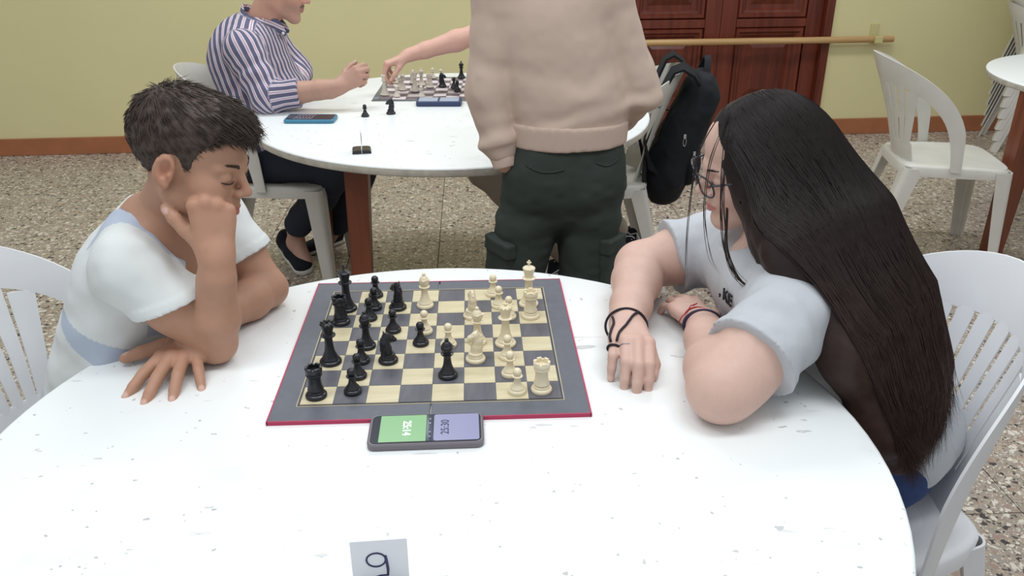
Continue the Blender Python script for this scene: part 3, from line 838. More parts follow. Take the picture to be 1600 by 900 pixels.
text_mesh('clock_digits', '25:30', .0165, M_TXTD, g2, rz(90, -.016, 0, .0117), .0001, .0002)
M_ICON = mat('screen_icon', (150, 156, 170), .4)
for yy in (.022, .011, -.011, -.022): slab(.0028, .0028, .0008, .0115, .0118, .0001, 'screen_icon', M_ICON, g3).location.y = yy
M_BLUE = mat('teal_phone_case', (58, 124, 152), .4); M_NAVY = mat('navy_phone_case', (46, 60, 98), .4)
p2 = empty('phone', (-.483, 1.612, TZ), math.radians(-3)); tag(p2, 'phone in teal blue case lying near the striped-shirt man', 'phone')
slab(.172, .088, .012, 0, .013, .003, 'case', M_BLUE, p2); slab(.160, .074, .009, .0125, .0136, .0003, 'screen_glass', M_GLASS, p2)
M_STREAK = mat('screen_wallpaper', (150, 140, 160), .25)
for i in range(6):
    s = MB(); s.tube([(-.055+.011*i+.014*k/6+.004*math.sin(k), -.028+.056*k/6, .0137) for k in range(7)], .0011, 5); s.build('wallpaper_streak', M_STREAK, p2)
p3 = empty('phone', (-.049, 1.838, TZ), math.radians(-2.5)); tag(p3, 'navy phone clock with pale screen at the edge of the far chessboard', 'phone')
slab(.166, .080, .009, 0, .018, .003, 'case', M_NAVY, p3)
M_PALE = mat('pale_blue_screen', (158, 172, 196), .25, emit=.1)
a = slab(.070, .062, .003, .0178, .0186, .0002, 'clock_half', M_PALE, p3); a.location.x = -.040
a = slab(.070, .062, .003, .0178, .0186, .0002, 'clock_half', M_PALE, p3); a.location.x = .038

# ---- number stands
M_CARD = mat('white_card', (228, 230, 236), .6); M_INK = mat('dark_blue_ink', (52, 50, 92), .6)
def number_stand(x, y, rot, label, digit):
    t = empty('number_stand', (x, y, TZ), math.radians(rot)); tag(t, label, 'sign', 'table number stands')
    for sy in (-1, 1):      # two half-round clamps with the card between
        s = MB(); n = 10; R_ = .027
        sec = [(sy*.0012, 0)]+[(sy*(.0012+R_*math.sin(math.pi/2*i/n)**.45), .011*math.cos(math.pi/2*i/n)**.45) for i in range(n+1)]
        v = [(-.026 if e == 0 else .026, a_, b_) for e in (0, 1) for a_, b_ in sec]; k = len(sec)
        s.add(v, [tuple(range(k)), tuple(range(2*k-1, k-1, -1))]+[(i, (i+1) % k, k+(i+1) % k, k+i) for i in range(k)])
        auto_smooth(s.build('clamp', M_BLACK, t), 40)
    c = slab(.062, .074, .0015, -.0006, .0006, .0002, 'card', M_CARD, t)
    c.rotation_euler = (math.pi/2, 0, 0); c.location = (0, 0, .039)
    if digit:
        s = MB()
        # handwritten 9: loop, stem and foot stroke
        loop = [(-.004+.0105*math.cos(a_)*1.0, .010+.0095*math.sin(a_), .0008) for a_ in np.linspace(.5, .5+2*math.pi, 22)]
        s.tube(loop, .0011, 6)
        s.tube([(.0066, .0155, .0008), (.0075, .006, .0008), (.0082, -.004, .0008), (.0078, -.013, .0008)], [.0012, .0016, .0016, .0012], 6)
        s.tube([(.0078, -.0125, .0008), (.000, -.0125, .0008), (-.007, -.0145, .0008)], .0011, 6)
        s.build('digit', M_INK, c, True)
    return t
number_stand(-.040, -.583, 3, 'white card numbered 9 in a clamp stand at front table edge', True)
number_stand(-.265, 1.215, 97.6, 'small card seen edge-on in black clamp stand on far table', True)
# ================================================================ people
Z = lambda p: np.array([p[0], p[1], p[2]+TZ], float)
def unit(v): v = np.array(v, float); return v/np.linalg.norm(v)
def lerp(a, b, t): return np.array(a)*(1-t)+np.array(b)*t
C3 = lambda r, g, b: np.array(lin(r, g, b)[:3])

def face_rot(yaw, pitch, roll):
    y, p, r = map(math.radians, (yaw, pitch, roll))
    f = np.array([math.cos(y)*math.cos(p), math.sin(y)*math.cos(p), -math.sin(p)])
    x = np.cross(f, [0, 0, 1]); x /= np.linalg.norm(x); u = np.cross(x, f)
    x2 = x*math.cos(r)+u*math.sin(r); return f, np.cross(x2, f)

def add_head(f, fr, neck_to, neck_r=.05, jaw=1.0, nose=1.0):
    """neck_to: neck base in world space"""
    f.fr = fr
    f.ell((0, -.014, .036), (.074, .095, .083), .0)
    f.ell((0, .040, .045), (.058, .046, .058), .03)
    f.ell((0, .032, -.035), (.056, .055, .076*jaw), .03)
    f.ell((0, .078, -.102*jaw), (.019, .015, .016), .022)
    f.ell((0, .082, -.058), (.026, .014, .020), .016)
    for s in (-1, 1):
        f.ell((s*.037, .055, -.028), (.028, .030, .032), .02)
        f.cone((s*.050, -.002, -.060*jaw), (s*.014, .068, -.103*jaw), .019, .015, .026)
        f.cone((s*.012, .087, .017), (s*.046, .073, .015), .010, .008, .014)
        f.ell((s*.032, .098, -.002), (.019, .014, .013), .012, op='s')
        f.ell((s*.032, .0775, -.002), (.0165, .0130, .0115), .003)
        f.cone((s*.018, .0885, -.0085), (s*.046, .0800, -.0075), .0022, .0018, .002)
    f.cone((0, .087, .012), (0, .107, -.024), .0070*nose, .0092*nose, .012)
    f.ell((0, .1095, -.0295), (.0108*nose, .0105*nose, .0092*nose), .007)
    for s in (-1, 1):
        f.ell((s*.0115*nose, .0985, -.0335), (.0082, .0105, .0078), .005)
        f.cone((s*.0048, .103, -.041), (s*.0055, .106, -.037), .0030, .0022, .002, op='s')
        f.cone((s*.021, .0855, -.0645), (0, .0955, -.0605), .0040, .0062, .004)
        f.cone((s*.019, .0850, -.0680), (0, .0940, -.0715), .0042, .0070, .004)
    for s in (-1, 1): f.cone((s*.0235, .0875, -.0660), (0, .1025, -.0658), .0016, .0016, .0025, op='s')
    for s in (-1, 1):      # ears: helix, lobe and concha
        tilt = np.array([[1, 0, 0], [0, .97, .24], [0, -.24, .97]])
        f.ell((s*.0765, -.010, -.006), (.0105, .0195, .0315), .006, rot=tilt)
        f.ell((s*.0860, -.004, -.002), (.0100, .0110, .0180), .003, op='s', rot=tilt); f.cone((s*.0800, -.020, .010), (s*.0800, -.014, -.016), .0035, .0030, .003)
        f.ell((s*.0800, -.004, -.030), (.0065, .0085, .0090), .006)
        f.cone((s*.080, .003, -.012), (s*.078, .004, -.018), .005, .004, .004)
    nb = fr.inv(np.array(neck_to, float)[None])[0]
    f.cone((0, -.022, -.045), nb, neck_r, neck_r*1.06, .03)
    f.fr = Frame()

def add_hand(f, wrist, F, N, side, sc=1.0, curls=None, spread=(10, 3, -4, -12), thumb=None, k=.006, wr=.024, fat=1.0):
    """anatomical hand. side 'R'/'L'. curls: (mcp, pip, dip) per finger. returns fingertips, nail spots and knuckles"""
    F = unit(F); N = unit(np.array(N, float)-np.dot(N, F)*F); T = np.cross(N, F)*(1 if side == 'R' else -1)
    w = np.array(wrist, float)
    P = lambda a, b, c: w+(F*a+T*b+N*c)*sc
    curls = curls or [(15, 20, 12)]*4
    mcpF = [.086, .089, .084, .075]; mcpT = [.0255, .0080, -.0095, -.0255]; mcpN = [.001, .004, .002, -.002]
    lens = [(.040, .024, .021), (.044, .028, .022), (.040, .026, .021), (.031, .020, .019)]
    rad = [(.0098, .0086, .0077, .0064), (.0100, .0088, .0078, .0065), (.0096, .0084, .0075, .0062), (.0086, .0075, .0067, .0056)]
    rad = [tuple(q*fat for q in r_) for r_ in rad]
    nails = []; tips = []; knuck = []; joints = []
    for i in range(4):
        b = P(.006, [.013, .005, -.005, -.012][i], 0); m = P(mcpF[i], mcpT[i], mcpN[i])
        f.cone(b, m, .0140*sc, .0108*sc, .010*sc, flat=N, ff=1.15)
        knuck.append(m)
    f.cone(P(.035, .014, -.006), P(.070, -.018, -.006), .0125*sc, .0110*sc, .012*sc)
    f.cone(P(.020, -.014, -.006), P(.060, -.024, -.005), .0120*sc, .0100*sc, .010*sc)
    for i in range(4):
        m = knuck[i]; a = math.radians(spread[i]); d = F*math.cos(a)+T*math.sin(a); n = N.copy(); side_ = np.cross(d, n)
        p = m; cum = 0; chain = [m]
        for j in range(3):
            c = math.radians(curls[i][j]); d2 = d*math.cos(c)-n*math.sin(c); n = n*math.cos(c)+d*math.sin(c); d = unit(d2)
            q = p+d*lens[i][j]*sc
            f.cone(p, q, rad[i][j]*sc, rad[i][j+1]*sc, (.005 if j == 0 else .0022)*sc)
            p = q; chain.append(q)
        nails.append((p+n*rad[i][3]*.75*sc-d*.003*sc, .0062*sc, n)); tips.append(p); joints.append(chain)
    # thumb
    th = thumb or dict(dir=(.72, .66, -.2), bend=(12, 15), roll=0)
    b = P(.018, .016, -.006); d = unit(F*th['dir'][0]+T*th['dir'][1]+N*th['dir'][2])
    q = b+d*.040*sc; f.cone(b, q, .0145*sc, .0112*sc, .010*sc)
    bend_to = unit(F*th.get('to', (.6, -.6, -.3))[0]+T*th.get('to', (.6, -.6, -.3))[1]+N*th.get('to', (.6, -.6, -.3))[2])
    pts = [q]; rr = [.0112*fat, .0098*fat, .0076*fat]; ll = [.032*th.get('len', 1), .026*th.get('len', 1)]
    for j in range(2):
        c = math.radians(th['bend'][j]); ax = unit(bend_to-d*np.dot(bend_to, d)); d = unit(d*math.cos(c)+ax*math.sin(c))
        q2 = q+d*ll[j]*sc; f.cone(q, q2, rr[j]*sc, rr[j+1]*sc, .004*sc); q = q2; pts.append(q)
    f.cone(b, P(.075, .020, -.004), .0110*sc, .0080*sc, .012*sc)
    nt = unit(N+T*.6-d*np.dot(N+T*.6, d)); nails.append((q+nt*.0058*sc-d*.003*sc, .0066*sc, nt)); tips.append(q)
    # wrist
    f.cone(w-F*.03*sc, P(.012, 0, 0), wr*sc, (wr*.98)*sc, .012*sc, flat=N, ff=1.22)
    return dict(tips=tips, nails=nails, knuckles=knuck, chains=joints, thumb=pts, F=F, N=N, T=T)

M_SKIN = mat('skin', (200, 150, 125), .52, .35, attr='Col', noise=.03, nscale=90, sss=.06)
def skin_color(base, fr=None, hands=(), lip=(176, 104, 98), blush=.35, lipw=1.0, extra=None):
    base = C3(*base); lipc = C3(*lip); red = base*np.array([1.02, .80, .76])
    def fn(V):
        C = np.tile(base, (len(V), 1))
        def mixin(w, c):
            nonlocal C
            w = np.clip(w, 0, 1)[:, None]; C = C*(1-w)+c*w
        if fr is not None:
            L = fr.inv(V)
            ear = np.exp(-(((np.abs(L[:, 0])-.08)/.012)**2+((L[:, 1]+.006)/.02)**2+((L[:, 2]+.008)/.03)**2)); mixin(ear*.7, red)
            nose = np.exp(-((L[:, 0]/.014)**2+((L[:, 1]-.11)/.014)**2+((L[:, 2]+.03)/.014)**2)); mixin(nose*blush, red)
            ck = np.exp(-(((np.abs(L[:, 0])-.042)/.022)**2+((L[:, 1]-.07)/.03)**2+((L[:, 2]+.03)/.022)**2)); mixin(ck*blush*.8, red)
            lz = np.where(L[:, 2] > -.0658, (L[:, 2]+.0658)/.0085, (-.0658-L[:, 2])/.0105)
            lipm = 1-np.maximum(np.abs(L[:, 0])/.0235, 0)**2-lz**2
            mixin(np.where(L[:, 1] > .078, np.clip(lipm*3, 0, 1), 0)*.8*lipw, lipc)
        for h in hands:
            for (p, r, n) in h['nails']:
                dd = V-p; dn = dd@n; q = np.linalg.norm(dd-dn[:, None]*n, axis=1)
                mixin(np.where(dn > -r*.5, np.clip((r-q)/(r*.25), 0, 1), 0)*.55, C3(226, 190, 180))
            for kn in h['knuckles']:
                mixin(np.exp(-(np.linalg.norm(V-kn, axis=1)/(.012))**2)*.28, red)
        if extra: C = extra(V, C)
        return C
    return fn

def person(label, base, name='person'):
    t = empty(name, (base[0], base[1], 0)); tag(t, label, 'person'); return t
def under(o, root):
    o.parent = root; o.location = tuple(-np.array(root.location)); return o
def body_part(sdf, name, h, m, root, **kw):
    return under(sdf.obj(name, h, m, None, **kw), root)

def cloth_noise(amp, scale, aniso=(1, 1, 1), seed=0, amp2=.0, scale2=60):
    A = np.array(aniso)
    def fn(P):
        d = amp*vnoise(P*A, scale, seed)
        if amp2: d = d+amp2*vnoise(P*A, scale2, seed+5)
        return d
    return fn
def fold(P, axis_pt, axis, freq, amp, phase=0.0, rng=None):
    """soft ring folds along an axis"""
    t = (P-axis_pt)@axis
    n = vnoise(P, 14, 3)
    w = amp*np.sin(t*freq+phase+2.2*n)
    if rng: w = w*np.exp(-((t-rng[0])/rng[1])**2)
    return w

def hem_sleeve(g, S, E, t, r0, r1, k=.03, hem=.018, cap=True, tilt=None):
    S = np.array(S, float); E = np.array(E, float); e = S*(1-t)+E*t; a = unit(E-S) if tilt is None else unit(tilt)
    def fn(P):
        pa = P-S; ee = e-S; h = np.clip(pa@ee/(ee@ee), 0, 1.15); d = np.linalg.norm(pa-h[:, None]*ee, axis=1)-(r0+(r1-r0)*h)
        q = (P-e)@a
        d = d-np.where(q+hem > 0, .0018, 0)
        return np.maximum(d, q)
    g.func('u', fn, k, (S+e)/2, np.linalg.norm(e-S)/2*1.2+max(r0, r1)+.015)

M_HAIRB = mat('dark_brown_hair', (70, 58, 52), .55, .3, attr=None, noise=.25, nscale=120)
M_SHOE = mat('black_canvas', (28, 30, 38), .8, .2, bump=.3, bscale=900)
M_SOLE = mat('pale_rubber_sole', (196, 192, 184), .6)

def add_shoe(root, heel, toe, up=(0, 0, 1), sc=1.0, m=M_SHOE, sole=M_SOLE, hs=.006):
    """shoe from heel to toe (ground contact points)"""
    heel = np.array(heel, float); toe = np.array(toe, float); L = np.linalg.norm(toe-heel); fr = Frame(heel, toe-heel, up, L/.27)
    f = SDF(); f.fr = fr
    f.cone((0, .035, .034), (.002, .12, .036), .034, .037, .01, flat=(0, 0, 1), ff=.95); f.cone((.002, .12, .036), (.008, .215, .024), .038, .040, .02, flat=(0, 0, 1), ff=1.35)
    f.cone((0, .030, .05), (0, .055, .075), .031, .033, .015)
    f.cut((0, 0, .012), (0, 0, -1)); f.fr = fr
    o = body_part(f, 'shoe', hs, m, root)
    g = SDF(); g.fr = fr
    g.cone((0, .036, .008), (.002, .12, .008), .036, .039, .01, flat=(0, 0, 1), ff=.2); g.cone((.002, .12, .008), (.008, .217, .008), .039, .043, .015, flat=(0, 0, 1), ff=.2)
    g.cut((0, 0, .020), (0, 0, 1), .003); g.cut((0, 0, .0), (0, 0, -1), .003)
    s = g.obj('sole', hs, sole, None); under(s, root)
    return fr

M_LASH = mat('dark_lashes', (40, 30, 28), .7)
# ---------------------------------------------------------------- the boy
def build_boy():
    R = person('dark-haired boy in white T-shirt leaning his cheek on his fist', (-.62, .05))
    fw, up = face_rot(-13, 15, 4); fr = Frame(Z((-.371, .012, .333)), fw, up, .88)
    SR, ER, WR_ = Z((-.482, -.046, .172)), Z((-.362, -.048, .036)), Z((-.331, -.070, .196))
    SL, EL, WL = Z((-.415, .200, .172)), Z((-.318, .160, .037)), Z((-.402, .004, .034))
    neck = Z((-.478, .072, .205)); chest = Z((-.525, .080, .10)); belly = Z((-.575, .072, -.03)); pel = Z((-.630, .06, -.19))
    nrm = unit((.90, -.20, -.41)); lat = unit((-.234, -.972, 0))
    f = SDF()
    add_head(f, fr, neck+np.array([.012, 0, .0]), .046, .97, .92)
    f.cone(SR, SL, .040, .040, .05); f.cone(neck, SR, .042, .036, .03); f.cone(neck, SL, .042, .036, .03)
    # upper chest seen through the neckline
    f.cone(neck+np.array([.02, -.01, -.02]), chest+np.array([.03, -.01, .0]), .06, .085, .03)
    f.chain([SR, lerp(SR, ER, .5), ER], [.043, .041, .034], .02)
    f.chain([ER, lerp(ER, WR_, .30), lerp(ER, WR_, .75), WR_], [.0335, .0375, .0285, .0245], .012)
    f.chain([SL, lerp(SL, EL, .5), EL], [.043, .040, .034], .02)
    f.chain([EL, lerp(EL, WL, .30), lerp(EL, WL, .75), WL], [.0335, .0365, .027, .024], .012)
    hr = add_hand(f, WR_, (-.02, .22, .97), (.30, -.95, .16), 'R', .98, [(78, 95, 60), (80, 98, 60), (82, 98, 60), (84, 96, 60)], (4, 1, -2, -5),
                  dict(dir=(.66, .58, -.25), bend=(4, 4), to=(.8, .3, 0), len=.78), wr=.0255, fat=1.1)
    hl = add_hand(f, WL, (-.14, -.985, -.06), (0, -.06, 1), 'L', 1.04, [(13, 10, 6)]*3+[(13, 12, 8)], (20, 5, -9, -27),
                  dict(dir=(.55, .80, -.10), bend=(-4, 6), to=(.7, -.7, 0)), wr=.026, fat=1.12)
    body_part(f, 'body', .0028, M_SKIN, R, color=skin_color((176, 134, 111), fr, (hr, hl), blush=.3))
    # T-shirt
    g = SDF(); g.grp = 0
    g.cone(chest, belly, .128, .122, .03, flat=nrm, ff=1.36); g.cone(belly, pel, .124, .138, .03, flat=nrm, ff=1.28)
    g.cone(SR, SL, .048, .048, .05); g.cone(neck+np.array([-.020, -.03, .0]), SR, .040, .046, .03); g.cone(neck+np.array([-.020, .03, 0]), SL, .040, .046, .03)
    axis = unit(pel-chest)
    g.cut(pel+axis*.03, axis, .004)
    g.grp = 1
    hem_sleeve(g, SR, ER, .44, .048, .060, .03, tilt=(.30, 0, -1)); hem_sleeve(g, SL, EL, .55, .048, .055, .03, tilt=(.45, -.1, -1))
    g.fr = Frame()
    # neckline
    g.cone(neck+np.array([.008, -.004, .02]), neck+np.array([.085, -.022, .02]), .054, .080, .004, op='s')
    g.cone(neck+np.array([.01, 0, -.01]), neck+np.array([.02, 0, .12]), .052, .07, .004, op='s')
    g.disp = lambda P: .0034*vnoise(P*np.array([1, 1, 1.6]), 19, 4)+.0014*vnoise(P, 48, 2)+fold(P, chest, axis, 58, .0022, .4, (.13, .12))
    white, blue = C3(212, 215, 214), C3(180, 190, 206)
    def shirt_col(V):
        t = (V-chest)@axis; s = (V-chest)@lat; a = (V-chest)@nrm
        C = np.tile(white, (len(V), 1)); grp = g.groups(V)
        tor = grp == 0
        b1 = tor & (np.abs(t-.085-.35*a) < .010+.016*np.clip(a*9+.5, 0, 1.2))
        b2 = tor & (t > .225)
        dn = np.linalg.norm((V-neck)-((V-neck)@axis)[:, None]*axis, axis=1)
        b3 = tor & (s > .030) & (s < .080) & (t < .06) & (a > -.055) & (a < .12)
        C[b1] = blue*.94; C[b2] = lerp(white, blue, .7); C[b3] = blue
        return C
    M = mat('boy_shirt_cotton', (230, 230, 228), .85, .2, attr='Col', bump=.12, bscale=1200)
    body_part(g, 'shirt', .0034, M, R, color=shirt_col)
    # neckband
    # trousers
    p = SDF()
    p.ell(pel+np.array([0, 0, -.025]), (.115, .145, .085), .03)
    for y in (-.03, .13):
        hip = pel+np.array([.0, y-.05, -.035]); kn = Z((-.30, y, -.235)); an = Z((-.33, y, -.62))
        p.chain([hip, kn, lerp(kn, an, .4), an], [.078, .060, .056, .045], .03); 
    p.disp = cloth_noise(.003, 26)
    body_part(p, 'trousers', .008, mat('dark_grey_cotton', (66, 70, 76), .9), R)
    for y in (-.03, .13): add_shoe(R, Z((-.37, y, -.74)), Z((-.15, y-.01, -.74)), sc=1)
    # hair: cap plus short strands
    hx = np.array([-.13, -.085, -.05, -.028, -.014, .002, .012, .026, .034, .050, .070, .11]); hz = np.array([-.050, -.050, -.036, -.004, .016, .026, .020, -.012, .010, .048, .062, .068])
    hl_ = lambda L: np.interp(L[:, 1], hx, hz)
    c = SDF(); c.fr = fr
    c.ell((0, -.017, .040), (.080, .103, .090), .0); c.ell((0, .050, .070), (.060, .050, .048), .03); c.fr = Frame()
    def line(P): L = fr.inv(P); return (hl_(L)-L[:, 2])*.75*fr.s
    c.func('i', line, .004)
    c.disp = lambda P: .0020*vnoise(P, 120, 9)
    cap = body_part(c, 'hair', .0035, M_HAIRB, R)
    V = np.array([v.co[:] for v in cap.data.vertices]); 
    nr = np.array([v.normal[:] for v in cap.data.vertices])
    rs = np.random.RandomState(3); L = fr.inv(V)
    out = (nr*(V-fr.p((0, -.014, .036)))).sum(1) > 0.02
    NS = 11500; pick = rs.choice(np.where(out)[0], NS)
    P0 = V[pick]+rs.normal(0, .0015, (NS, 3)); n0 = nr[pick]; L0 = fr.inv(P0)
    whorl = np.array([.012, -.055, .118])
    d = L0-whorl; d[:, 2] *= .9
    dn = np.stack([d[:, 0]*.8, d[:, 1]+.02, d[:, 2]], 1); dn = dn@fr.R.T
    dn -= (dn*n0).sum(1)[:, None]*n0; dn /= np.linalg.norm(dn, axis=1)[:, None]+1e-6
    front = np.clip((L0[:, 1]-.02)/.07, 0, 1)*np.clip((L0[:, 2]-.04)/.04, 0, 1); top = np.clip((L0[:, 2]-.03)/.07, 0, 1)
    ln = (.010+.014*top+.010*front)*rs.uniform(.6, 1.25, NS)
    lift = (.06+.06*top+.05*rs.normal(0, 1, NS)*top)[:, None]
    nearw = np.exp(-(np.linalg.norm(L0-whorl, axis=1)/.022)**2)[:, None]; dirv = dn+n0*lift+rs.normal(0, 1, (NS, 3))*(.085+.5*nearw); dirv /= np.linalg.norm(dirv, axis=1)[:, None]
    bend = (fr.R@np.array([0, .25, .05]))*front[:, None]-n0*.25
    ts = np.linspace(0, 1, 4)
    paths = P0[:, None]+dirv[:, None]*(ln[:, None]*ts)[..., None]+bend[:, None]*(ln[:, None]*(ts**2)*.55)[..., None]-n0[:, None]*.002
    under(tag(strands('hair_strands', paths, rs.uniform(.0004, .0009, NS), M_HAIRB, None), kind='stuff'), R)
    # eyebrows and lashes
    for s in (-1, 1):
        bp_ = []
        for i in range(150):
            u = rs.uniform(0, 1); x = s*(.014+.034*u); y = .0985-.017*u**2-.004*u; z = .0165+.006*math.sin(u*2.2)+rs.uniform(-.0036, .0036)*(1-.5*u)
            d_ = np.array([s*.8, -.35*u, .25-.5*u]); bp_.append([fr.p(np.array((x, y-.002, z))+d_*k*.0045) for k in (0, .5, 1)])
        under(tag(strands('eyebrow', np.array(bp_), np.full(len(bp_), .00050), M_HAIRB, None), kind='stuff'), R)
    for s in (-1, 1):
        m2 = MB(); m2.tube([tuple(fr.p((s*x, y, z))) for x, y, z in ((.018, .0905, -.0095), (.025, .0915, -.0115), (.033, .0905, -.0118), (.041, .0865, -.0105), (.047, .0815, -.0085))], [.0006, .0012, .0013, .0012, .0006], 6)
        under(m2.build('eyelashes', M_LASH, None, True), R)
build_boy()
# ---------------------------------------------------------------- the girl
def ring(name, center, axis, rx, ry, xdir, r, m, label, cat, wob=0.0, n=40):
    a = unit(axis); x = unit(np.array(xdir, float)-np.dot(xdir, a)*a); y = np.cross(a, x); s = MB()
    pts = [tuple(np.array(center)+x*rx*math.cos(q)+y*ry*math.sin(q)+a*wob*math.sin(2*q)) for q in np.linspace(0, 2*math.pi, n+1)]
    s.tube(pts, r, 8, cap=False); o = s.build(name, m, None, True); tag(o, label, cat); return o

def build_girl():
    R = person('girl with very long dark hair and glasses in grey T-shirt, arms on table', (.78, .02))
    fw, up = face_rot(181, 13, 7); fr = Frame(Z((.546, .052, .300)), fw, up, .88)
    neck = Z((.628, .060, .165))
    SL, EL, WL = Z((.558, -.146, .112)), Z((.430, -.256, .050)), Z((.464, -.012, .034))
    SR, ER, WR_ = Z((.550, .210, .088)), Z((.392, .190, .054)), Z((.328, -.034, .046))
    chest = Z((.645, .035, .055)); waist = Z((.745, .02, -.07)); pel = Z((.805, .02, -.19))
    nrm = unit((-.86, -.10, -.46)); lat = unit((.13, -.99, 0)); axis = unit(pel-chest)
    f = SDF()
    add_head(f, fr, neck+np.array([-.008, 0, 0]), .046, 1.0, .95)
    f.cone(neck+np.array([.01, 0, -.04]), chest, .06, .09, .03)
    f.cone(SR, SL, .048, .048, .05); f.cone(neck, SR, .045, .042, .03); f.cone(neck, SL, .045, .042, .03)
    f.chain([SL, lerp(SL, EL, .5), EL], [.054, .054, .047], .025)
    f.ell(lerp(SL, EL, .82)+np.array([0, 0, -.010]), (.052, .047, .040), .03)
    f.chain([EL, lerp(EL, WL, .28), lerp(EL, WL, .72), WL], [.046, .045, .034, .0275], .02)
    f.chain([SR, lerp(SR, ER, .5), ER], [.054, .053, .046], .025)
    f.chain([ER, lerp(ER, WR_, .28), lerp(ER, WR_, .72), WR_], [.045, .044, .034, .0275], .02)
    hr = add_hand(f, WR_, (-.08, -.985, .12), (.06, .10, 1), 'R', 1.02, [(32, 42, 14), (33, 42, 12), (34, 42, 12), (30, 48, 18)], (1, 0, -1, -9),
                  dict(dir=(.75, .42, -.45), bend=(15, 20), to=(.7, -.4, -.2)), wr=.0265, fat=1.1)
    hl = add_hand(f, WL, (-.16, .97, -.03), (.0, .05, 1), 'L', .96, [(18, 35, 20)]*4, (6, 2, -2, -8), dict(dir=(.62, .75, -.15), bend=(8, 10), to=(.7, -.5, -.2)), wr=.0265)
    mole = [Z((.462, -.262, .085)), Z((.447, -.268, .080))]
    def extra(V, C):
        for m_ in mole:
            w = np.clip((.0022-np.linalg.norm(V-m_, axis=1))/.001, 0, 1)[:, None]; C = C*(1-w)+C3(120, 76, 64)*w
        return C
    body_part(f, 'body', .0029, M_SKIN, R, color=skin_color((206, 172, 158), fr, (hr, hl), lip=(186, 108, 110), blush=.35, extra=extra))
    # T-shirt
    g = SDF(); g.grp = 0
    g.cone(chest, waist, .155, .155, .03, flat=nrm, ff=1.30); g.cone(waist, pel+axis*.03, .158, .176, .03, flat=nrm, ff=1.12)
    g.ell(chest+nrm*.05+axis*.03, (.09, .12, .085), .05)
    g.cone(SR, SL, .058, .060, .06); g.cone(neck+np.array([.012, -.02, -.02]), SL, .05, .055, .04); g.cone(neck+np.array([.012, .02, -.02]), SR, .05, .055, .04)
    g.cut(pel+axis*.070, axis, .006)
    g.grp = 1
    hem_sleeve(g, SL, EL, .60, .060, .074, .035)
    g.grp = 2
    hem_sleeve(g, SR, ER, .60, .060, .074, .035)
    g.cone(neck+np.array([-.02, 0, .01]), neck+np.array([-.09, -.01, .03]), .05, .06, .004, op='s'); g.cone(neck+np.array([-.01, 0, .0]), neck+np.array([-.03, 0, .12]), .052, .07, .004, op='s')
    aL = unit(EL-SL)
    def disp(P):
        return .0042*vnoise(P, 16, 2)+.0018*vnoise(P*np.array([1, 1.6, .7]), 42, 6)+fold(P, chest, axis, 46, .0035, 1.0, (.18, .10))+fold(P, SL, unit(aL+np.array([.5, .3, .3])), 70, .0036, .2, (.05, .05))
    g.disp = disp
    M = mat('grey_marl_cotton', (187, 190, 195), .9, .2, noise=.05, nscale=700, bump=.12, bscale=1200)
    body_part(g, 'shirt', .0038, M, R)
    # lettering on the chest of the shirt
    tp = Z((.443, -.195, .173)); dr = unit((.2877, .8613, -.4189)); tor = [o for o in g.ops if o[5] == 0]
    for _ in range(60):
        d = float(g.eval(tp[None], tor)[0])
        if d < .0005: break
        tp = tp+dr*min(d, .02)*.7
    e = 4e-3; n = unit([float(g.eval((tp+np.eye(3)[i]*e)[None], tor)[0]-g.eval((tp-np.eye(3)[i]*e)[None], tor)[0]) for i in range(3)])
    xd = unit(lat-n*np.dot(lat, n)); yd = np.cross(n, xd)
    Mx = Matrix(((xd[0], yd[0], n[0], tp[0]+n[0]*.004), (xd[1], yd[1], n[1], tp[1]+n[1]*.004), (xd[2], yd[2], n[2], tp[2]+n[2]*.004), (0, 0, 0, 1)))
    t = text_mesh('shirt_lettering', ', KE', .030, mat('black_print', (36, 36, 42), .8), R, Matrix.Translation(-Vector(R.location)) @ Mx, .0012, .0003)
    # jeans
    p = SDF(); p.ell(pel+np.array([0, 0, -.03]), (.13, .165, .085), .03)
    for y in (-.07, .11):
        hip = pel+np.array([0, y-.02, -.04]); kn = Z((.40, y, -.225)); an = Z((.44, y, -.64))
        p.chain([hip, kn, lerp(kn, an, .4), an], [.092, .066, .060, .048], .03)
    p.disp = cloth_noise(.003, 26)
    body_part(p, 'jeans', .008, mat('blue_denim', (48, 70, 118), .9, bump=.3, bscale=900, noise=.15, nscale=60), R)
    for y in (-.07, .11): add_shoe(R, Z((.48, y, -.74)), Z((.24, y, -.74)))
    # ---- hair volume
    M_HAIR = bpy.data.materials.new('long_dark_hair'); M_HAIR.use_nodes = True; nt = M_HAIR.node_tree; N = nt.nodes; L = nt.links; b = N['Principled BSDF']
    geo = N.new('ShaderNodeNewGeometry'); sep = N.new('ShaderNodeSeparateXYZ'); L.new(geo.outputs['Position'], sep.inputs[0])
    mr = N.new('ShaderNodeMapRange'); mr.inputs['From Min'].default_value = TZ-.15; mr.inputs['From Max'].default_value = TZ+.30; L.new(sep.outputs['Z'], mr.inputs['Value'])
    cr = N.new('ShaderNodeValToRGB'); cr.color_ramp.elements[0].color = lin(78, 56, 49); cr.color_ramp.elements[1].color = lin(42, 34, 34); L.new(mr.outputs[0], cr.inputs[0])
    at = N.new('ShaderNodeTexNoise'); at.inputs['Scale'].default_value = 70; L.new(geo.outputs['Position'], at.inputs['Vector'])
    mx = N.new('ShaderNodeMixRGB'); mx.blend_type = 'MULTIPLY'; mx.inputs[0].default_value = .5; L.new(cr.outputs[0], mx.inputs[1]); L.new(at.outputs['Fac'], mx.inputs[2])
    L.new(mx.outputs[0], b.inputs['Base Color']); b.inputs['Roughness'].default_value = .5; b.inputs['Specular IOR Level'].default_value = .22
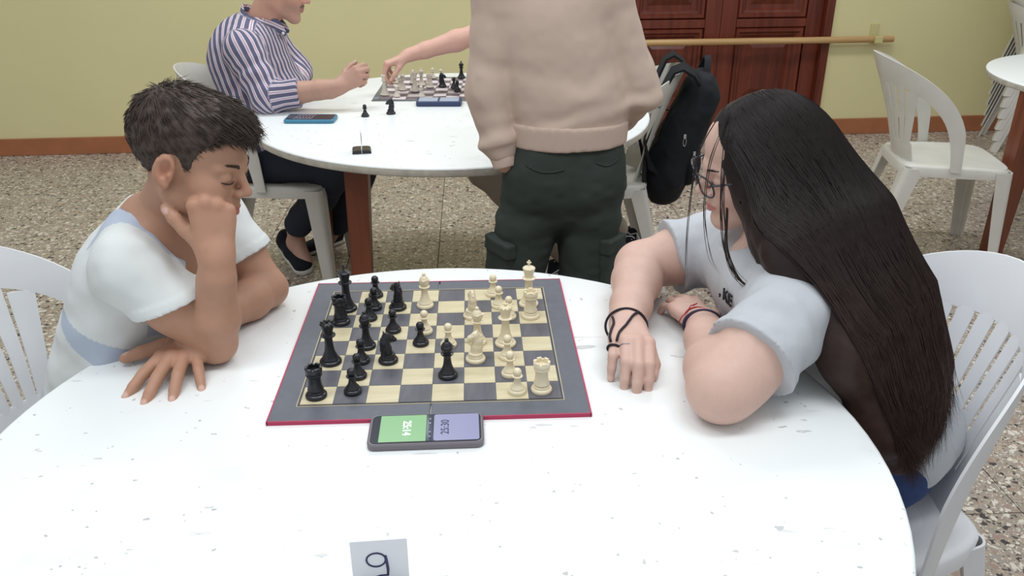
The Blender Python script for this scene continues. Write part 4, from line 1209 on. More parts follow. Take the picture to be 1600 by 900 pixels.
    FC = [Z(q) for q in ((.550, .020, .290), (.576, -.090, .192), (.650, -.190, .075), (.708, -.215, -.045), (.742, -.222, -.125))]
    BC = [Z(q) for q in ((.625, .045, .310), (.700, .000, .215), (.780, -.045, .090), (.815, -.095, -.015), (.785, -.155, -.105))]
    MC = [lerp(a_, b_, .5)+np.array([.0, -.010, .008]) for a_, b_ in zip(FC, BC)]
    h = SDF(); h.fr = fr
    h.ell((0, -.020, .040), (.086, .106, .096), .0); h.ell((-.0, -.055, -.02), (.082, .075, .09), .03); h.fr = Frame()
    rF = [.052, .050, .046, .040, .016]; rB = [.060, .060, .054, .042, .014]; rM = [.045, .052, .050, .042, .018]
    h.cone(Z((.560, .030, .325)), FC[1], .052, .048, .05); h.chain(FC, rF, .05); h.chain(BC, rB, .05); h.chain(MC, rM, .05)
    def face_open(P):      # the face stays free of hair
        Lc = fr.inv(P); x, y, z = Lc[:, 0], Lc[:, 1], Lc[:, 2]
        yy = np.interp(z, [-.16, -.10, -.03, .04, .072, .10], [.050, .060, .074, .088, .106, .17])
        return (y-yy)*.8*fr.s
    h.func('i', face_open, .010)
    # combed grooves that follow the fall of the hair
    h.disp = lambda P: .0022*vnoise(P*np.array([1.0, 1.0, .35]), 85, 5)+.003*vnoise(P*np.array([1, 1, .4]), 28, 8)
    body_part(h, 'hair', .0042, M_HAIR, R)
    # ---- strands over the volume
    rs = np.random.RandomState(11); n = 3000
    w = rs.uniform(-.16, 1.40, n); K = 26
    rootA = np.array([.004, .066, .118]); rootB = np.array([.0, -.075, .120])
    ctrl = np.zeros((n, 8, 3))
    lw = lambda a_, b_: (np.array(a_)[None]*(1-w[:, None])+np.array(b_)[None]*w[:, None])
    wc_ = np.clip(w, 0, 1); ctrl[:, 0] = ((rootA[None]*(1-wc_[:, None])+rootB[None]*wc_[:, None])@fr.R.T)*fr.s+fr.o
    ctrl[:, 1] = (lw((-.070, .082, .092), (-.030, -.112, .090))@fr.R.T)*fr.s+fr.o
    ctrl[:, 2] = (lw((-.098, .062, .020), (-.050, -.135, .015))@fr.R.T)*fr.s+fr.o
    ctrl[:, 3] = (lw((-.110, .046, -.055), (-.080, -.135, -.060))@fr.R.T)*fr.s+fr.o
    for i in range(4):
        base_ = FC[i+1][None]*(1-w[:, None])+BC[i+1][None]*w[:, None]; ctrl[:, 4+i] = base_+np.array([.0, -.075, .045])
    ctrl[:, 7] += np.stack([rs.normal(0, .012, n), rs.normal(0, .010, n), rs.uniform(-.055, .035, n)], 1)
    ctrl[:, 2:4] += np.stack([.04*w, np.full(n, -.045), np.full(n, .01)], 1)[:, None]; ctrl[:, 4:8, 0] += (.05*np.clip(w-.6, 0, 1))[:, None]
    ctrl[:, 1:7] += rs.normal(0, .005, (n, 6, 3))
    def catmull(C, K):
        m_ = C.shape[1]; out = []
        E = np.concatenate([2*C[:, :1]-C[:, 1:2], C, 2*C[:, -1:]-C[:, -2:-1]], 1)
        for t_ in np.linspace(0, m_-1-1e-6, K):
            i = int(t_); u = t_-i; p0, p1, p2, p3 = E[:, i], E[:, i+1], E[:, i+2], E[:, i+3]
            out.append(.5*(2*p1+(p2-p0)*u+(2*p0-5*p1+4*p2-p3)*u*u+(3*p1-p0-3*p2+p3)*u**3))
        return np.stack(out, 1)
    paths = catmull(ctrl, K)
    off = rs.uniform(-.003, .004, n)[:, None]*np.ones((1, K)); off = off+np.linspace(0, 1, K)[None]**3*rs.uniform(-.002, .008, (n, 1))
    keep = int(K*.90); sav = h.disp; h.disp = None
    for it in range(4):
        Pf = paths.reshape(-1, 3); d = h.eval(Pf); e = 2e-3
        G = np.stack([(h.eval(Pf+np.eye(3)[i]*e)-h.eval(Pf-np.eye(3)[i]*e))/(2*e) for i in range(3)], 1); G /= np.linalg.norm(G, axis=1)[:, None]+1e-6
        step = np.clip(off.reshape(-1)-d, -.03, .03)[:, None]*G
        wgt = np.ones((n, K)); wgt[:, keep:] = np.linspace(1, .2, K-keep)
        paths = paths+(step*wgt.reshape(-1)[:, None]).reshape(n, K, 3)*.9
        paths[:, 1:-1] = paths[:, 1:-1]*.6+.2*(paths[:, :-2]+paths[:, 2:])
    for it in range(3):       # smooth, then lift anything that sank below the surface
        paths[:, 1:-1] = paths[:, 1:-1]*.5+.25*(paths[:, :-2]+paths[:, 2:])
        Pf = paths.reshape(-1, 3); d = h.eval(Pf); e = 2e-3
        G = np.stack([(h.eval(Pf+np.eye(3)[i]*e)-h.eval(Pf-np.eye(3)[i]*e))/(2*e) for i in range(3)], 1); G /= np.linalg.norm(G, axis=1)[:, None]+1e-6
        paths = paths+(np.clip(off.reshape(-1)*.5+.0015-d, 0, .03)[:, None]*G).reshape(n, K, 3)
    h.disp = sav
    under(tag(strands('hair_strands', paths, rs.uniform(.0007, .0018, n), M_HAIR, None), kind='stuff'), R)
    # loose front locks
    def lock(pts, r, cnt=5, sp=.003):
        C = np.array([[Z(q) for q in pts]])
        C = np.repeat(C, cnt, 0)+rs.normal(0, sp, (cnt, 1, 3))+rs.normal(0, sp*.5, (cnt, len(pts), 3)); pp = catmull(C, 22)
        under(tag(strands('loose_lock', pp, np.full(cnt, r), M_HAIR, None, 4), kind='stuff'), R)
    lock([(.478, .035, .398), (.436, .005, .335), (.421, -.020, .250), (.420, -.030, .170), (.424, -.035, .110)], .0006, 3, .0012)
    lock([(.482, .020, .392), (.450, -.010, .325), (.440, -.040, .250), (.452, -.055, .180), (.470, -.060, .150)], .0007, 3, .0014)
    lock([(.475, -.005, .370), (.466, -.035, .300), (.468, -.065, .220), (.484, -.085, .160), (.520, -.110, .130)], .0008, 6, .003)
    lock([(.48, -.03, .25), (.475, -.07, .19), (.50, -.095, .145), (.54, -.11, .14), (.575, -.13, .165)], .0010, 3, .0016)
    # eyebrow, lashes
    for s in (-1, 1):
        bp_ = []
        for i in range(110):
            u = rs.uniform(0, 1); x = s*(.014+.034*u); y = .0985-.017*u**2-.004*u; z = .0165+.006*math.sin(u*2.2)+rs.uniform(-.0022, .0022)*(1-.5*u)
            d_ = np.array([s*.8, -.35*u, .25-.5*u]); bp_.append([fr.p(np.array((x, y-.002, z))+d_*k*.0045) for k in (0, .5, 1)])
        under(tag(strands('eyebrow', np.array(bp_), np.full(len(bp_), .00050), M_HAIR, None), kind='stuff'), R)
        m2 = MB(); m2.tube([tuple(fr.p((s*x, y, z))) for x, y, z in ((.018, .0905, -.0065), (.025, .0915, -.0085), (.033, .0905, -.0088), (.041, .0865, -.0075), (.047, .0815, -.0055))], [.0006, .0012, .0013, .0012, .0006], 6)
        under(m2.build('eyelashes', M_LASH, None, True), R)
    # ---- glasses
    gl = empty('eyeglasses', tuple(fr.p((0, .1, 0)))); tag(gl, 'dark-rimmed glasses worn by the long-haired girl', 'glasses')
    M_RIM = mat('dark_glasses_rim', (58, 58, 66), .25, .6, metal=.4)
    M_LENS = bpy.data.materials.new('lens_glass'); M_LENS.use_nodes = True; nn = M_LENS.node_tree.nodes; ll = M_LENS.node_tree.links
    tr = nn.new('ShaderNodeBsdfTransparent'); gs = nn.new('ShaderNodeBsdfGlossy'); gs.inputs['Roughness'].default_value = .05; mxs = nn.new('ShaderNodeMixShader'); mxs.inputs[0].default_value = .12
    ll.new(tr.outputs[0], mxs.inputs[1]); ll.new(gs.outputs[0], mxs.inputs[2]); ll.new(mxs.outputs[0], nn['Material Output'].inputs['Surface'])
    for s in (-1, 1):
        c0 = np.array([s*.0335, .1135, -.004]); pts = []
        for q in np.linspace(0, 2*math.pi, 33):
            cx, sx_ = math.cos(q), math.sin(q); x = .0265*math.copysign(abs(cx)**.7, cx); z = .0215*math.copysign(abs(sx_)**.75, sx_)
            pts.append(c0+np.array([x, -.010*((x*s+.02)/.05)**2*1.6-.0+.10*z, z]))
        s1 = MB(); s1.tube([tuple(fr.p(q)) for q in pts], .0016, 8, cap=False); under(s1.build('rim', M_RIM, None, True), gl)
        s2 = MB(); cc = np.mean(pts[:-1], 0); s2.add([tuple(fr.p(q)) for q in pts[:-1]]+[tuple(fr.p(cc+np.array([0, .002, 0])))], [(i, (i+1) % 32, 32) for i in range(32)]); under(s2.build('lens', M_LENS, None, True), gl)
        s3 = MB(); s3.tube([tuple(fr.p(q)) for q in ((s*.060, .106, .006), (s*.066, .098, .008), (s*.076, .05, .006), (s*.081, .0, .004), (s*.080, -.022, -.012))], .0018, 8); under(s3.build('temple', M_RIM, None, True), gl)
    s4 = MB(); s4.tube([tuple(fr.p(q)) for q in ((-.010, .1175, .002), (0, .1195, .005), (.010, .1175, .002))], .0015, 8); under(s4.build('bridge', M_RIM, None, True), gl)
    # ---- wrist things
    M_BAND = mat('black_hair_tie', (32, 24, 36), .8); M_REDS = mat('red_string', (170, 34, 46), .7); M_VIO = mat('dark_violet_band', (50, 36, 66), .75)
    aR = unit(WR_-ER); wc = WR_+aR*.010
    o = ring('hair_tie', wc+np.array([0, 0, 0]), aR+np.array([.1, 0, .35]), .035, .031, (1, 0, 0), .0022, M_BAND, 'black hair tie looped around the wrist and little finger of the girl', 'hair tie')
    pk = hr['chains'][3]; pm = lerp(pk[0], pk[1], .55); pd = unit(pk[1]-pk[0])
    s5 = MB()
    def snap(P, o_):
        P = np.array(P, float)
        for _ in range(10):
            e = 1e-3; d = f.eval(P); G = np.stack([(f.eval(P+np.eye(3)[i]*e)-f.eval(P-np.eye(3)[i]*e))/(2*e) for i in range(3)], 1)
            G /= np.linalg.norm(G, axis=1)[:, None]+1e-6; P = P+np.clip(o_-d, -.02, .02)[:, None]*G*.8
        return P
    for k_ in (0, 1):
        st = wc+np.array([.022-.046*k_, .002, .030-.012*k_]); en = pm+np.array([.004-.008*k_, .004, .010])
        mid = lerp(st, en, .5)+np.array([-.006, 0, .012])
        pp_ = snap(catmull(np.array([[st, lerp(st, mid, .6)+np.array([0, 0, .004]), mid, en]]), 18)[0], .0024)
        s5.tube([tuple(x_) for x_ in pp_], .0021, 8)
    x_ = unit(np.cross(pd, (0, 0, 1))); y_ = np.cross(x_, pd)
    s5.tube([tuple(pm+x_*.0105*math.cos(q)+y_*.0105*math.sin(q)) for q in np.linspace(0, 2*math.pi, 21)], .0022, 8, cap=False)
    fl = s5.build('finger_loop', M_BAND, o, True)
    aLw = unit(WL-EL)
    ring('wristband', WL-aLw*.012, aLw+np.array([0, 0, .12]), .0315, .0285, (1, 0, 0), .0036, M_VIO, 'dark violet band on the left wrist of the girl', 'bracelet')
    rb = ring('string_bracelet', WL+aLw*.006, aLw+np.array([.2, 0, .25]), .031, .028, (1, 0, 0), .0013, M_REDS, 'red knotted string bracelet on the left wrist of the girl', 'bracelet', wob=.003)
    s6 = MB(); kt = WL+aLw*.006+np.array([-.026, .004, .016])
    s6.tube([tuple(kt), tuple(kt+np.array([-.010, -.006, -.006])), tuple(kt+np.array([-.016, -.012, -.014]))], .0011, 6); s6.tube([tuple(kt), tuple(kt+np.array([.008, .008, .008])), tuple(kt+np.array([.018, .006, .013])), tuple(kt+np.array([.010, .0, .012]))], .0011, 6)
    s6.build('knot_ends', M_REDS, rb, True)
    ck = hr['chains'][2]; rc = lerp(ck[0], ck[1], .30); rd = unit(ck[1]-ck[0]); M_SILV = mat('silver', (150, 150, 158), .3, metal=1.0)
    ring('finger_ring', rc, rd, .0103, .0103, np.cross(rd, (0, 0, 1)), .0010, M_SILV, 'thin silver ring on a finger of the girl', 'ring')
build_girl()
# ---------------------------------------------------------------- the man in the striped shirt
def striped_material():
    m = bpy.data.materials.new('striped_shirt_cotton'); m.use_nodes = True; nt = m.node_tree; N = nt.nodes; L = nt.links; b = N['Principled BSDF']
    a = N.new('ShaderNodeAttribute'); a.attribute_name = 'stripe'
    mu = N.new('ShaderNodeMath'); mu.operation = 'MULTIPLY'; mu.inputs[1].default_value = 1/.0262; L.new(a.outputs['Fac'], mu.inputs[0])
    fr = N.new('ShaderNodeMath'); fr.operation = 'FRACT'; L.new(mu.outputs[0], fr.inputs[0])
    r = N.new('ShaderNodeValToRGB'); r.color_ramp.interpolation = 'CONSTANT'; el = r.color_ramp.elements
    cols = [(0, (90, 90, 116)), (.40, (212, 204, 210)), (.56, (176, 140, 158)), (.70, (212, 204, 210)), (.84, (90, 90, 116))]
    while len(el) < len(cols): el.new(.5)
    for e, (p, c) in zip(el, cols): e.position = p; e.color = lin(*c)
    L.new(fr.outputs[0], r.inputs[0]); L.new(r.outputs[0], b.inputs['Base Color']); b.inputs['Roughness'].default_value = .85
    return m

def build_man():
    R = person('man in a striped long-sleeved shirt seated at the far table', (-.78, 2.0))
    fw, up = face_rot(-3, 16, 0); fr = Frame(Z((-.617, 2.0, .404)), fw, up, .95)
    neck = Z((-.705, 2.0, .270)); SR, ER, WR_ = Z((-.735, 1.825, .200)), Z((-.655, 1.755, .052)), Z((-.405, 1.765, .082))
    SL, EL, WL = Z((-.735, 2.18, .205)), Z((-.640, 2.24, .052)), Z((-.615, 2.00, .040))
    chest = Z((-.765, 2.0, .14)); belly = Z((-.715, 2.0, -.03)); pel = Z((-.80, 2.0, -.20))
    nrm = unit((.97, 0, -.15))
    f = SDF(); add_head(f, fr, neck, .056, 1.02, 1.15)
    f.cone(chest, belly, .14, .14, .03, flat=nrm, ff=1.25); f.cone(belly, pel, .14, .14, .03)
    f.cone(SR, SL, .05, .05, .05)
    f.chain([SR, ER], [.05, .042], .02); f.chain([ER, lerp(ER, WR_, .3), lerp(ER, WR_, .75), WR_], [.042, .044, .034, .029], .015)
    f.chain([SL, EL], [.05, .042], .02); f.chain([EL, lerp(EL, WL, .3), WL], [.042, .042, .028], .015)
    hr = add_hand(f, WR_, (.86, .12, .48), (-.10, -.90, .40), 'R', 1.0, [(34, 50, 32), (44, 58, 36), (52, 62, 38), (58, 66, 40)], (4, 1, -3, -8), dict(dir=(.7, .55, -.35), bend=(10, 15), to=(.8, -.3, -.2)), wr=.027, fat=1.05)
    hl = add_hand(f, WL, (.35, -.94, 0), (0, 0, 1), 'L', .9)
    legs = [((-.78, 1.92, -.225), (-.43, 1.86, -.225), (-.675, 2.05, -.560)), ((-.78, 2.10, -.225), (-.345, 2.02, -.230), (-.530, 2.16, -.60))]
    for hp, kn, an in legs:
        hp, kn, an = Z(hp), Z(kn), Z(an); f.chain([hp, kn, lerp(kn, an, .35), an], [.075, .055, .05, .036], .03)
    f.chain([Z(legs[0][2]), Z((-.685, 2.07, -.64))], [.036, .034], .02); f.chain([Z((-.69, 2.07, -.63)), Z((-.64, 2.01, -.695))], [.036, .028], .02)
    f.chain([Z(legs[1][2]), Z((-.585, 2.24, -.69))], [.034, .032], .02)
    stub = C3(150, 128, 116)
    def extra(V, C):
        L = fr.inv(V); w = np.clip((L[:, 1]-.02)/.02, 0, 1)*np.clip((-.04-L[:, 2])/.02, 0, 1)*.35
        lip = (np.abs(L[:, 0]) < .022) & (L[:, 2] > -.079) & (L[:, 2] < -.056)
        w = np.where(lip, 0, w)[:, None]; return C*(1-w)+stub*w
    body_part(f, 'body', .0052, M_SKIN, R, color=skin_color((196, 150, 130), fr, (hr, hl), blush=.5, lip=(168, 112, 104), extra=extra))
    # hair and moustache
    rs = np.random.RandomState(5)
    hx = np.array([-.13, -.085, -.05, -.028, -.010, .010, .020, .030, .05, .11]); hz = np.array([-.055, -.055, -.045, -.01, .012, .02, -.015, .02, .055, .075])
    c = SDF(); c.fr = fr; c.ell((0, -.017, .040), (.079, .101, .087), .0); c.fr = Frame()
    c.func('i', lambda P: (np.interp(fr.inv(P)[:, 1], hx, hz)-fr.inv(P)[:, 2])*.75, .004); c.disp = lambda P: .0015*vnoise(P, 140, 2)
    M_GH = mat('greying_hair', (104, 98, 94), .6, noise=.25, nscale=150); body_part(c, 'hair', .005, M_GH, R)
    M_MO = mat('pale_moustache', (128, 108, 98), .7); mp = []
    for i in range(160):
        x = rs.uniform(-.024, .024); p0 = np.array((x, .0985-.0075*(x/.024)**2, -.047-.003*abs(x)/.024)); d_ = np.array((np.sign(x)*.35, .15, -1)); mp.append([fr.p(p0+d_*k*.008) for k in (0, .5, 1)])
    under(tag(strands('moustache', np.array(mp), np.full(len(mp), .0007), M_MO, None), kind='stuff'), R)
    for s in (-1, 1):
        bp_ = []
        for i in range(80):
            u = rs.uniform(0, 1); x = s*(.012+.036*u); y = .0985-.017*u**2-.004*u; z = .0165+.005*math.sin(u*2.2)+rs.uniform(-.003, .003)
            d_ = np.array([s*.8, -.35*u, .25-.5*u]); bp_.append([fr.p(np.array((x, y-.002, z))+d_*k*.006) for k in (0, .5, 1)])
        under(tag(strands('eyebrow', np.array(bp_), np.full(len(bp_), .0006), M_GH, None), kind='stuff'), R)
    # shirt
    g = SDF(); g.grp = 0
    g.cone(chest, belly, .172, .175, .03, flat=nrm, ff=1.16); g.cone(belly, pel, .175, .165, .03)
    g.cone(SR, SL, .064, .064, .06); g.cone(neck+np.array([-.02, -.03, -.03]), SR, .055, .060, .04); g.cone(neck+np.array([-.02, .03, -.03]), SL, .055, .060, .04)
    g.cut(pel+np.array([0, 0, -.03]), (0, 0, -1), .01)
    g.grp = 1; CF = lerp(ER, WR_, .50)
    g.chain([SR, ER], [.066, .062], .025); 
    g.grp = 2; g.cone(ER, lerp(ER, WR_, .16), .061, .058, .02); hem_sleeve(g, lerp(ER, WR_, .14), WR_, .36, .054, .052, .004, hem=.2)
    g.grp = 3; g.chain([SL, EL], [.066, .060], .025); hem_sleeve(g, EL, WL, .92, .058, .046, .02, hem=.05)
    # collar
    g.grp = 4
    g.cone(neck+np.array([-.012, 0, -.01]), neck+np.array([.004, 0, .040]), .073, .068, .006); 
    g.cone(neck+np.array([.055, -.028, .012]), neck+np.array([.085, -.032, -.030]), .022, .012, .008, flat=(.3, -.9, .3), ff=2.0)
    g.cone(neck+np.array([.055, .028, .012]), neck+np.array([.085, .032, -.030]), .022, .012, .008, flat=(.3, .9, .3), ff=2.0)
    g.cone(neck+np.array([.0, 0, .015]), neck+np.array([.035, 0, .13]), .062, .085, .003, op='s'); g.cone(neck+np.array([.06, 0, .03]), neck+np.array([.12, 0, .05]), .030, .06, .003, op='s')
    a1 = unit(ER-SR)
    g.disp = lambda P: .004*vnoise(P, 15, 6)+.002*vnoise(P, 40, 7)+fold(P, SR, a1, 95, .004, 0, (.12, .08))
    a2 = unit(WR_-ER)
    def around(V, o, a, r):
        x = unit(np.cross(a, (0, 0, 1))); y = np.cross(a, x); d = V-o; return np.arctan2(d@y, d@x)*r
    def stripe(V):
        grp = g.groups(V); d = V-chest
        s = d[:, 0]*.92+d[:, 2]*.22+.55*np.abs(d[:, 1])*np.sign(d[:, 0]+.1)*0+np.where(d[:, 0] > .07, d[:, 1]*.9, 0)
        s = np.where(grp == 1, around(V, SR, a1, .066), s); s = np.where(grp == 2, around(V, ER, a2, .060), s)
        s = np.where(grp == 3, around(V, SL, unit(EL-SL), .066), s); s = np.where(grp == 4, d[:, 2]*.8-d[:, 0]*-.45, s)
        return s+3.0
    body_part(g, 'shirt', .0045, striped_material(), R, attrs={'stripe': stripe})
    s = MB(); s.lathe([(.0001, 0), (.005, 0), (.0055, .001), (.005, .0022), (.0001, .0024)], 12); bt = s.build('button', mat('shirt_button', (226, 220, 214), .4), R)
    bpos = neck+np.array([.086, -.040, -.028])-np.array([*R.location]); bt.location = tuple(bpos); bt.rotation_euler = (math.radians(80), 0, math.radians(30))
    # trousers
    p = SDF(); p.ell(pel+np.array([0, 0, -.02]), (.15, .17, .09), .03)
    for i, (hp, kn, an) in enumerate(legs):
        hp, kn, an = Z(hp), Z(kn), Z(an); e = lerp(kn, an, .93); p.chain([hp, kn, lerp(kn, e, .5), e], [.092, .072, .066, .058], .03)
    p.disp = cloth_noise(.004, 22)
    body_part(p, 'trousers', .006, mat('navy_cotton', (34, 38, 52), .9), R)
    add_shoe(R, Z((-.770, 2.185, -.690)), Z((-.615, 1.965, -.738)), up=(-.12, -.1, 1), hs=.004); add_shoe(R, Z((-.535, 2.345, -.738)), Z((-.700, 2.165, -.738)))
build_man()

# ---------------------------------------------------------------- the person standing with their back to us
def build_standing():
    R = person('person standing with back turned in beige sweatshirt and dark green cargo trousers', (.33, .97))
    X, Y = .33, .975
    f = SDF(); fw, up = face_rot(95, 20, 0); fr = Frame(Z((.265, Y+.07, .72)), fw, up, .95)
    neck = Z((.268, Y, .575)); SL, EL, WL = Z((.146, Y, .485)), Z((.116, Y-.015, .225)), Z((.158, Y-.050, .045))
    SR, ER, WR_ = Z((.418, Y, .485)), Z((.520, Y+.0, .225)), Z((.500, Y+.17, .10))
    chest = Z((.285, Y+.01, .40)); waist = Z((X, Y+.01, .16)); pel = Z((X, Y+.005, .02))
    add_head(f, fr, neck, .05)
    ny = np.array([0, 1, 0.])
    f.cone(neck, chest, .06, .09, .03); f.cone(SL, SR, .045, .045, .05)
    f.chain([SL, EL, WL], [.045, .036, .027], .02); f.chain([SR, ER, WR_], [.045, .036, .027], .02)
    hl = add_hand(f, WL, (.42, .50, -.80), (-.6, -.75, 0), 'L', .90); hr = add_hand(f, WR_, (-.35, .45, -.8), (.6, .4, .2), 'R', .95)
    feet = []
    for s, x0, x1 in ((-1, .245, .182), (1, .404, .398)):
        hp, kn, an = Z((x0, Y, -.04)), Z((x1+.0, Y-.01, -.34)), Z((x1+.0, Y+.0, -.67)); feet.append((hp, kn, an))
    body_part(f, 'body', .007, M_SKIN, R, color=skin_color((204, 162, 142), fr, (hl, hr)))
    rs = np.random.RandomState(2)
    c = SDF(); c.fr = fr; c.ell((0, -.017, .040), (.084, .106, .092), .0); c.fr = Frame(); c.func('i', lambda P: (np.interp(fr.inv(P)[:, 1], [-.13, -.05, 0, .03, .05, .11], [-.06, -.05, .02, 0, .05, .07])-fr.inv(P)[:, 2])*.75, .004); c.disp = lambda P: .002*vnoise(P, 110, 2)
    body_part(c, 'hair', .006, M_HAIRB, R)
    # sweatshirt
    g = SDF()
    g.cone(chest, Z((X, Y+.005, .175)), .168, .168, .03, flat=ny, ff=1.38); g.cone(Z((X, Y+.005, .19)), Z((X, Y, .135)), .168, .155, .03, flat=ny, ff=1.32)
    g.cone(SL, SR, .062, .062, .06); g.cone(neck+np.array([0, 0, -.03]), SL, .06, .062, .04); g.cone(neck+np.array([0, 0, -.03]), SR, .06, .062, .04)
    g.cut(Z((0, 0, .128)), (0, 0, -1), .006)
    aL, aR = unit(EL-SL), unit(ER-SR); bL, bR = unit(WL-EL), unit(WR_-ER)
    g.chain([SL, EL], [.064, .062], .02); g.chain([EL, lerp(EL, WL, .72)], [.062, .052], .015); g.cone(lerp(EL, WL, .72), lerp(EL, WL, .80), .054, .036, .012)
    g.chain([SR, ER], [.064, .062], .02); g.chain([ER, lerp(ER, WR_, .78)], [.062, .050], .015)
    g.cone(neck+np.array([0, 0, 0]), neck+np.array([0, .01, .12]), .056, .07, .004, op='s')
    def disp(P):
        d = .0035*vnoise(P*np.array([1, 1, 1.2]), 11, 3)+.0012*vnoise(P, 45, 9)
        t = P[:, 2]-TZ; back = np.exp(-((P[:, 0]-X)/.15)**2)
        d = d+.0035*np.sin(t*48+16*(P[:, 0]-X)+3.0*vnoise(P, 6, 5))*np.exp(-((t-.20)/.07)**2)*back
        d = d+.0016*np.sin(t*34-20*(P[:, 0]-X)+3.2*vnoise(P, 6, 8))*np.exp(-((t-.33)/.09)**2)*back
        d = d+fold(P, EL, bL, 85, .0042, .3, (.12, .05))+fold(P, ER, bR, 60, .003, 0, (.06, .08))+fold(P, SL, aL, 44, .0022, 0, (.20, .08))+fold(P, SR, aR, 44, .0022, 1, (.20, .08))
        return d
    g.disp = disp
    M = mat('beige_sweatshirt', (196, 174, 160), .95, .15, noise=.03, nscale=20, bump=.15, bscale=900); body_part(g, 'sweatshirt', .0042, M, R)
    hb = SDF(); hb.cone(Z((X, Y, .165)), Z((X, Y, .085)), .170, .166, .01, flat=ny, ff=1.30); hb.cut(Z((0, 0, .155)), (0, 0, 1), .008); hb.cut(Z((0, 0, .092)), (0, 0, -1), .006)
    hb.disp = lambda P: .0009*np.sin(np.arctan2(P[:, 1]-Y, P[:, 0]-X)*150)+.003*vnoise(P*np.array([1, 1, .4]), 14, 3)
    body_part(hb, 'ribbed_hem', .0045, M, R)
    cf = SDF(); q0, q1 = lerp(EL, WL, .74), lerp(EL, WL, 1.06); cf.cone(q0, q1, .040, .034, .01); cf.cut(q1, bL, .004); cf.cut(q0, -bL, .006); cf.disp = lambda P: .0012*vnoise(P, 60, 3)
    body_part(cf, 'ribbed_cuff', .003, M, R)
    # cargo trousers
    p = SDF(); p.cone(Z((X, Y, .13)), Z((.322, Y, .0)), .150, .162, .02, flat=ny, ff=1.28)
    p.ell(Z((.255, Y-.035, -.005)), (.095, .080, .10), .05); p.ell(Z((.392, Y-.035, -.005)), (.095, .080, .10), .05)
    for hp, kn, an in feet: p.chain([hp, kn, lerp(kn, an, .5), an+np.array([0, 0, .01])], [.098, .082, .078, .074], .018)
    p.cut(Z((0, 0, .14)), (0, 0, 1), .004)
    def dp(P):
        t = P[:, 2]-TZ
        return .0060*vnoise(P*np.array([1, 1, .6]), 12, 4)+.0026*vnoise(P*np.array([1, 1, 1.8]), 30, 6)+.004*np.sin(t*75+14*np.abs(P[:, 0]-X)+2*vnoise(P, 9, 3))*np.exp(-((t+.12)/.06)**2)+.004*np.sin(t*60+2.4*vnoise(P, 11, 2))*np.exp(-((t+.36)/.10)**2)
    p.disp = dp
    MG = mat('dark_green_twill', (56, 62, 58), .9, .2, noise=.10, nscale=14, bump=.15, bscale=900)
    body_part(p, 'trousers', .0045, MG, R)
    # back pocket welts (thin curved strips), side cargo pockets with flaps
    def surf(x, z):
        yv = Y-.25
        for _ in range(40):
            d = float(p.eval(np.array([[x, yv, z+TZ]]))[0])
            if d < .0008: break
            yv += max(min(d, .03)*.7, .0006)
        return np.array([x, yv, z+TZ])
    for x0, x1, z0, dz in ((.212, .312, .055, -.008), (.400, .465, .060, .004)):
        s = MB(); top = []
        pts = [surf(x0+(x1-x0)*k/10, z0-.012*math.sin(math.pi*k/10)+dz*k/10) for k in range(11)]
        s.tube([tuple(q+np.array([0, -.0005, 0])) for q in pts], .0032, 6); under(s.build('pocket_welt', MG, None, True), R)
    for sx, hp, kn, an in ((-1, *feet[0]), (1, *feet[1])):
        u = unit((sx*.80, -.60, 0)); la = lerp(hp, kn, .62); pc = la+u*.080
        q = SDF(); q.fr = Frame(pc, u, unit(hp-kn)); q.box((0, 0, -.03), (.050, .014, .062), .006); q.fr = Frame()
        q.disp = cloth_noise(.0035, 26, seed=3); body_part(q, 'cargo_pocket', .004, MG, R)
        q = SDF(); q.fr = Frame(pc, u, unit(hp-kn)); q.box((0, .002, .030), (.054, .018, .022), .006); q.fr = Frame(); q.disp = cloth_noise(.0035, 30, seed=5)
        body_part(q, 'pocket_flap', .004, MG, R)
    for hp, kn, an in feet: add_shoe(R, (an[0], an[1]-.06, 0), (an[0], an[1]+.19, 0))
build_standing()

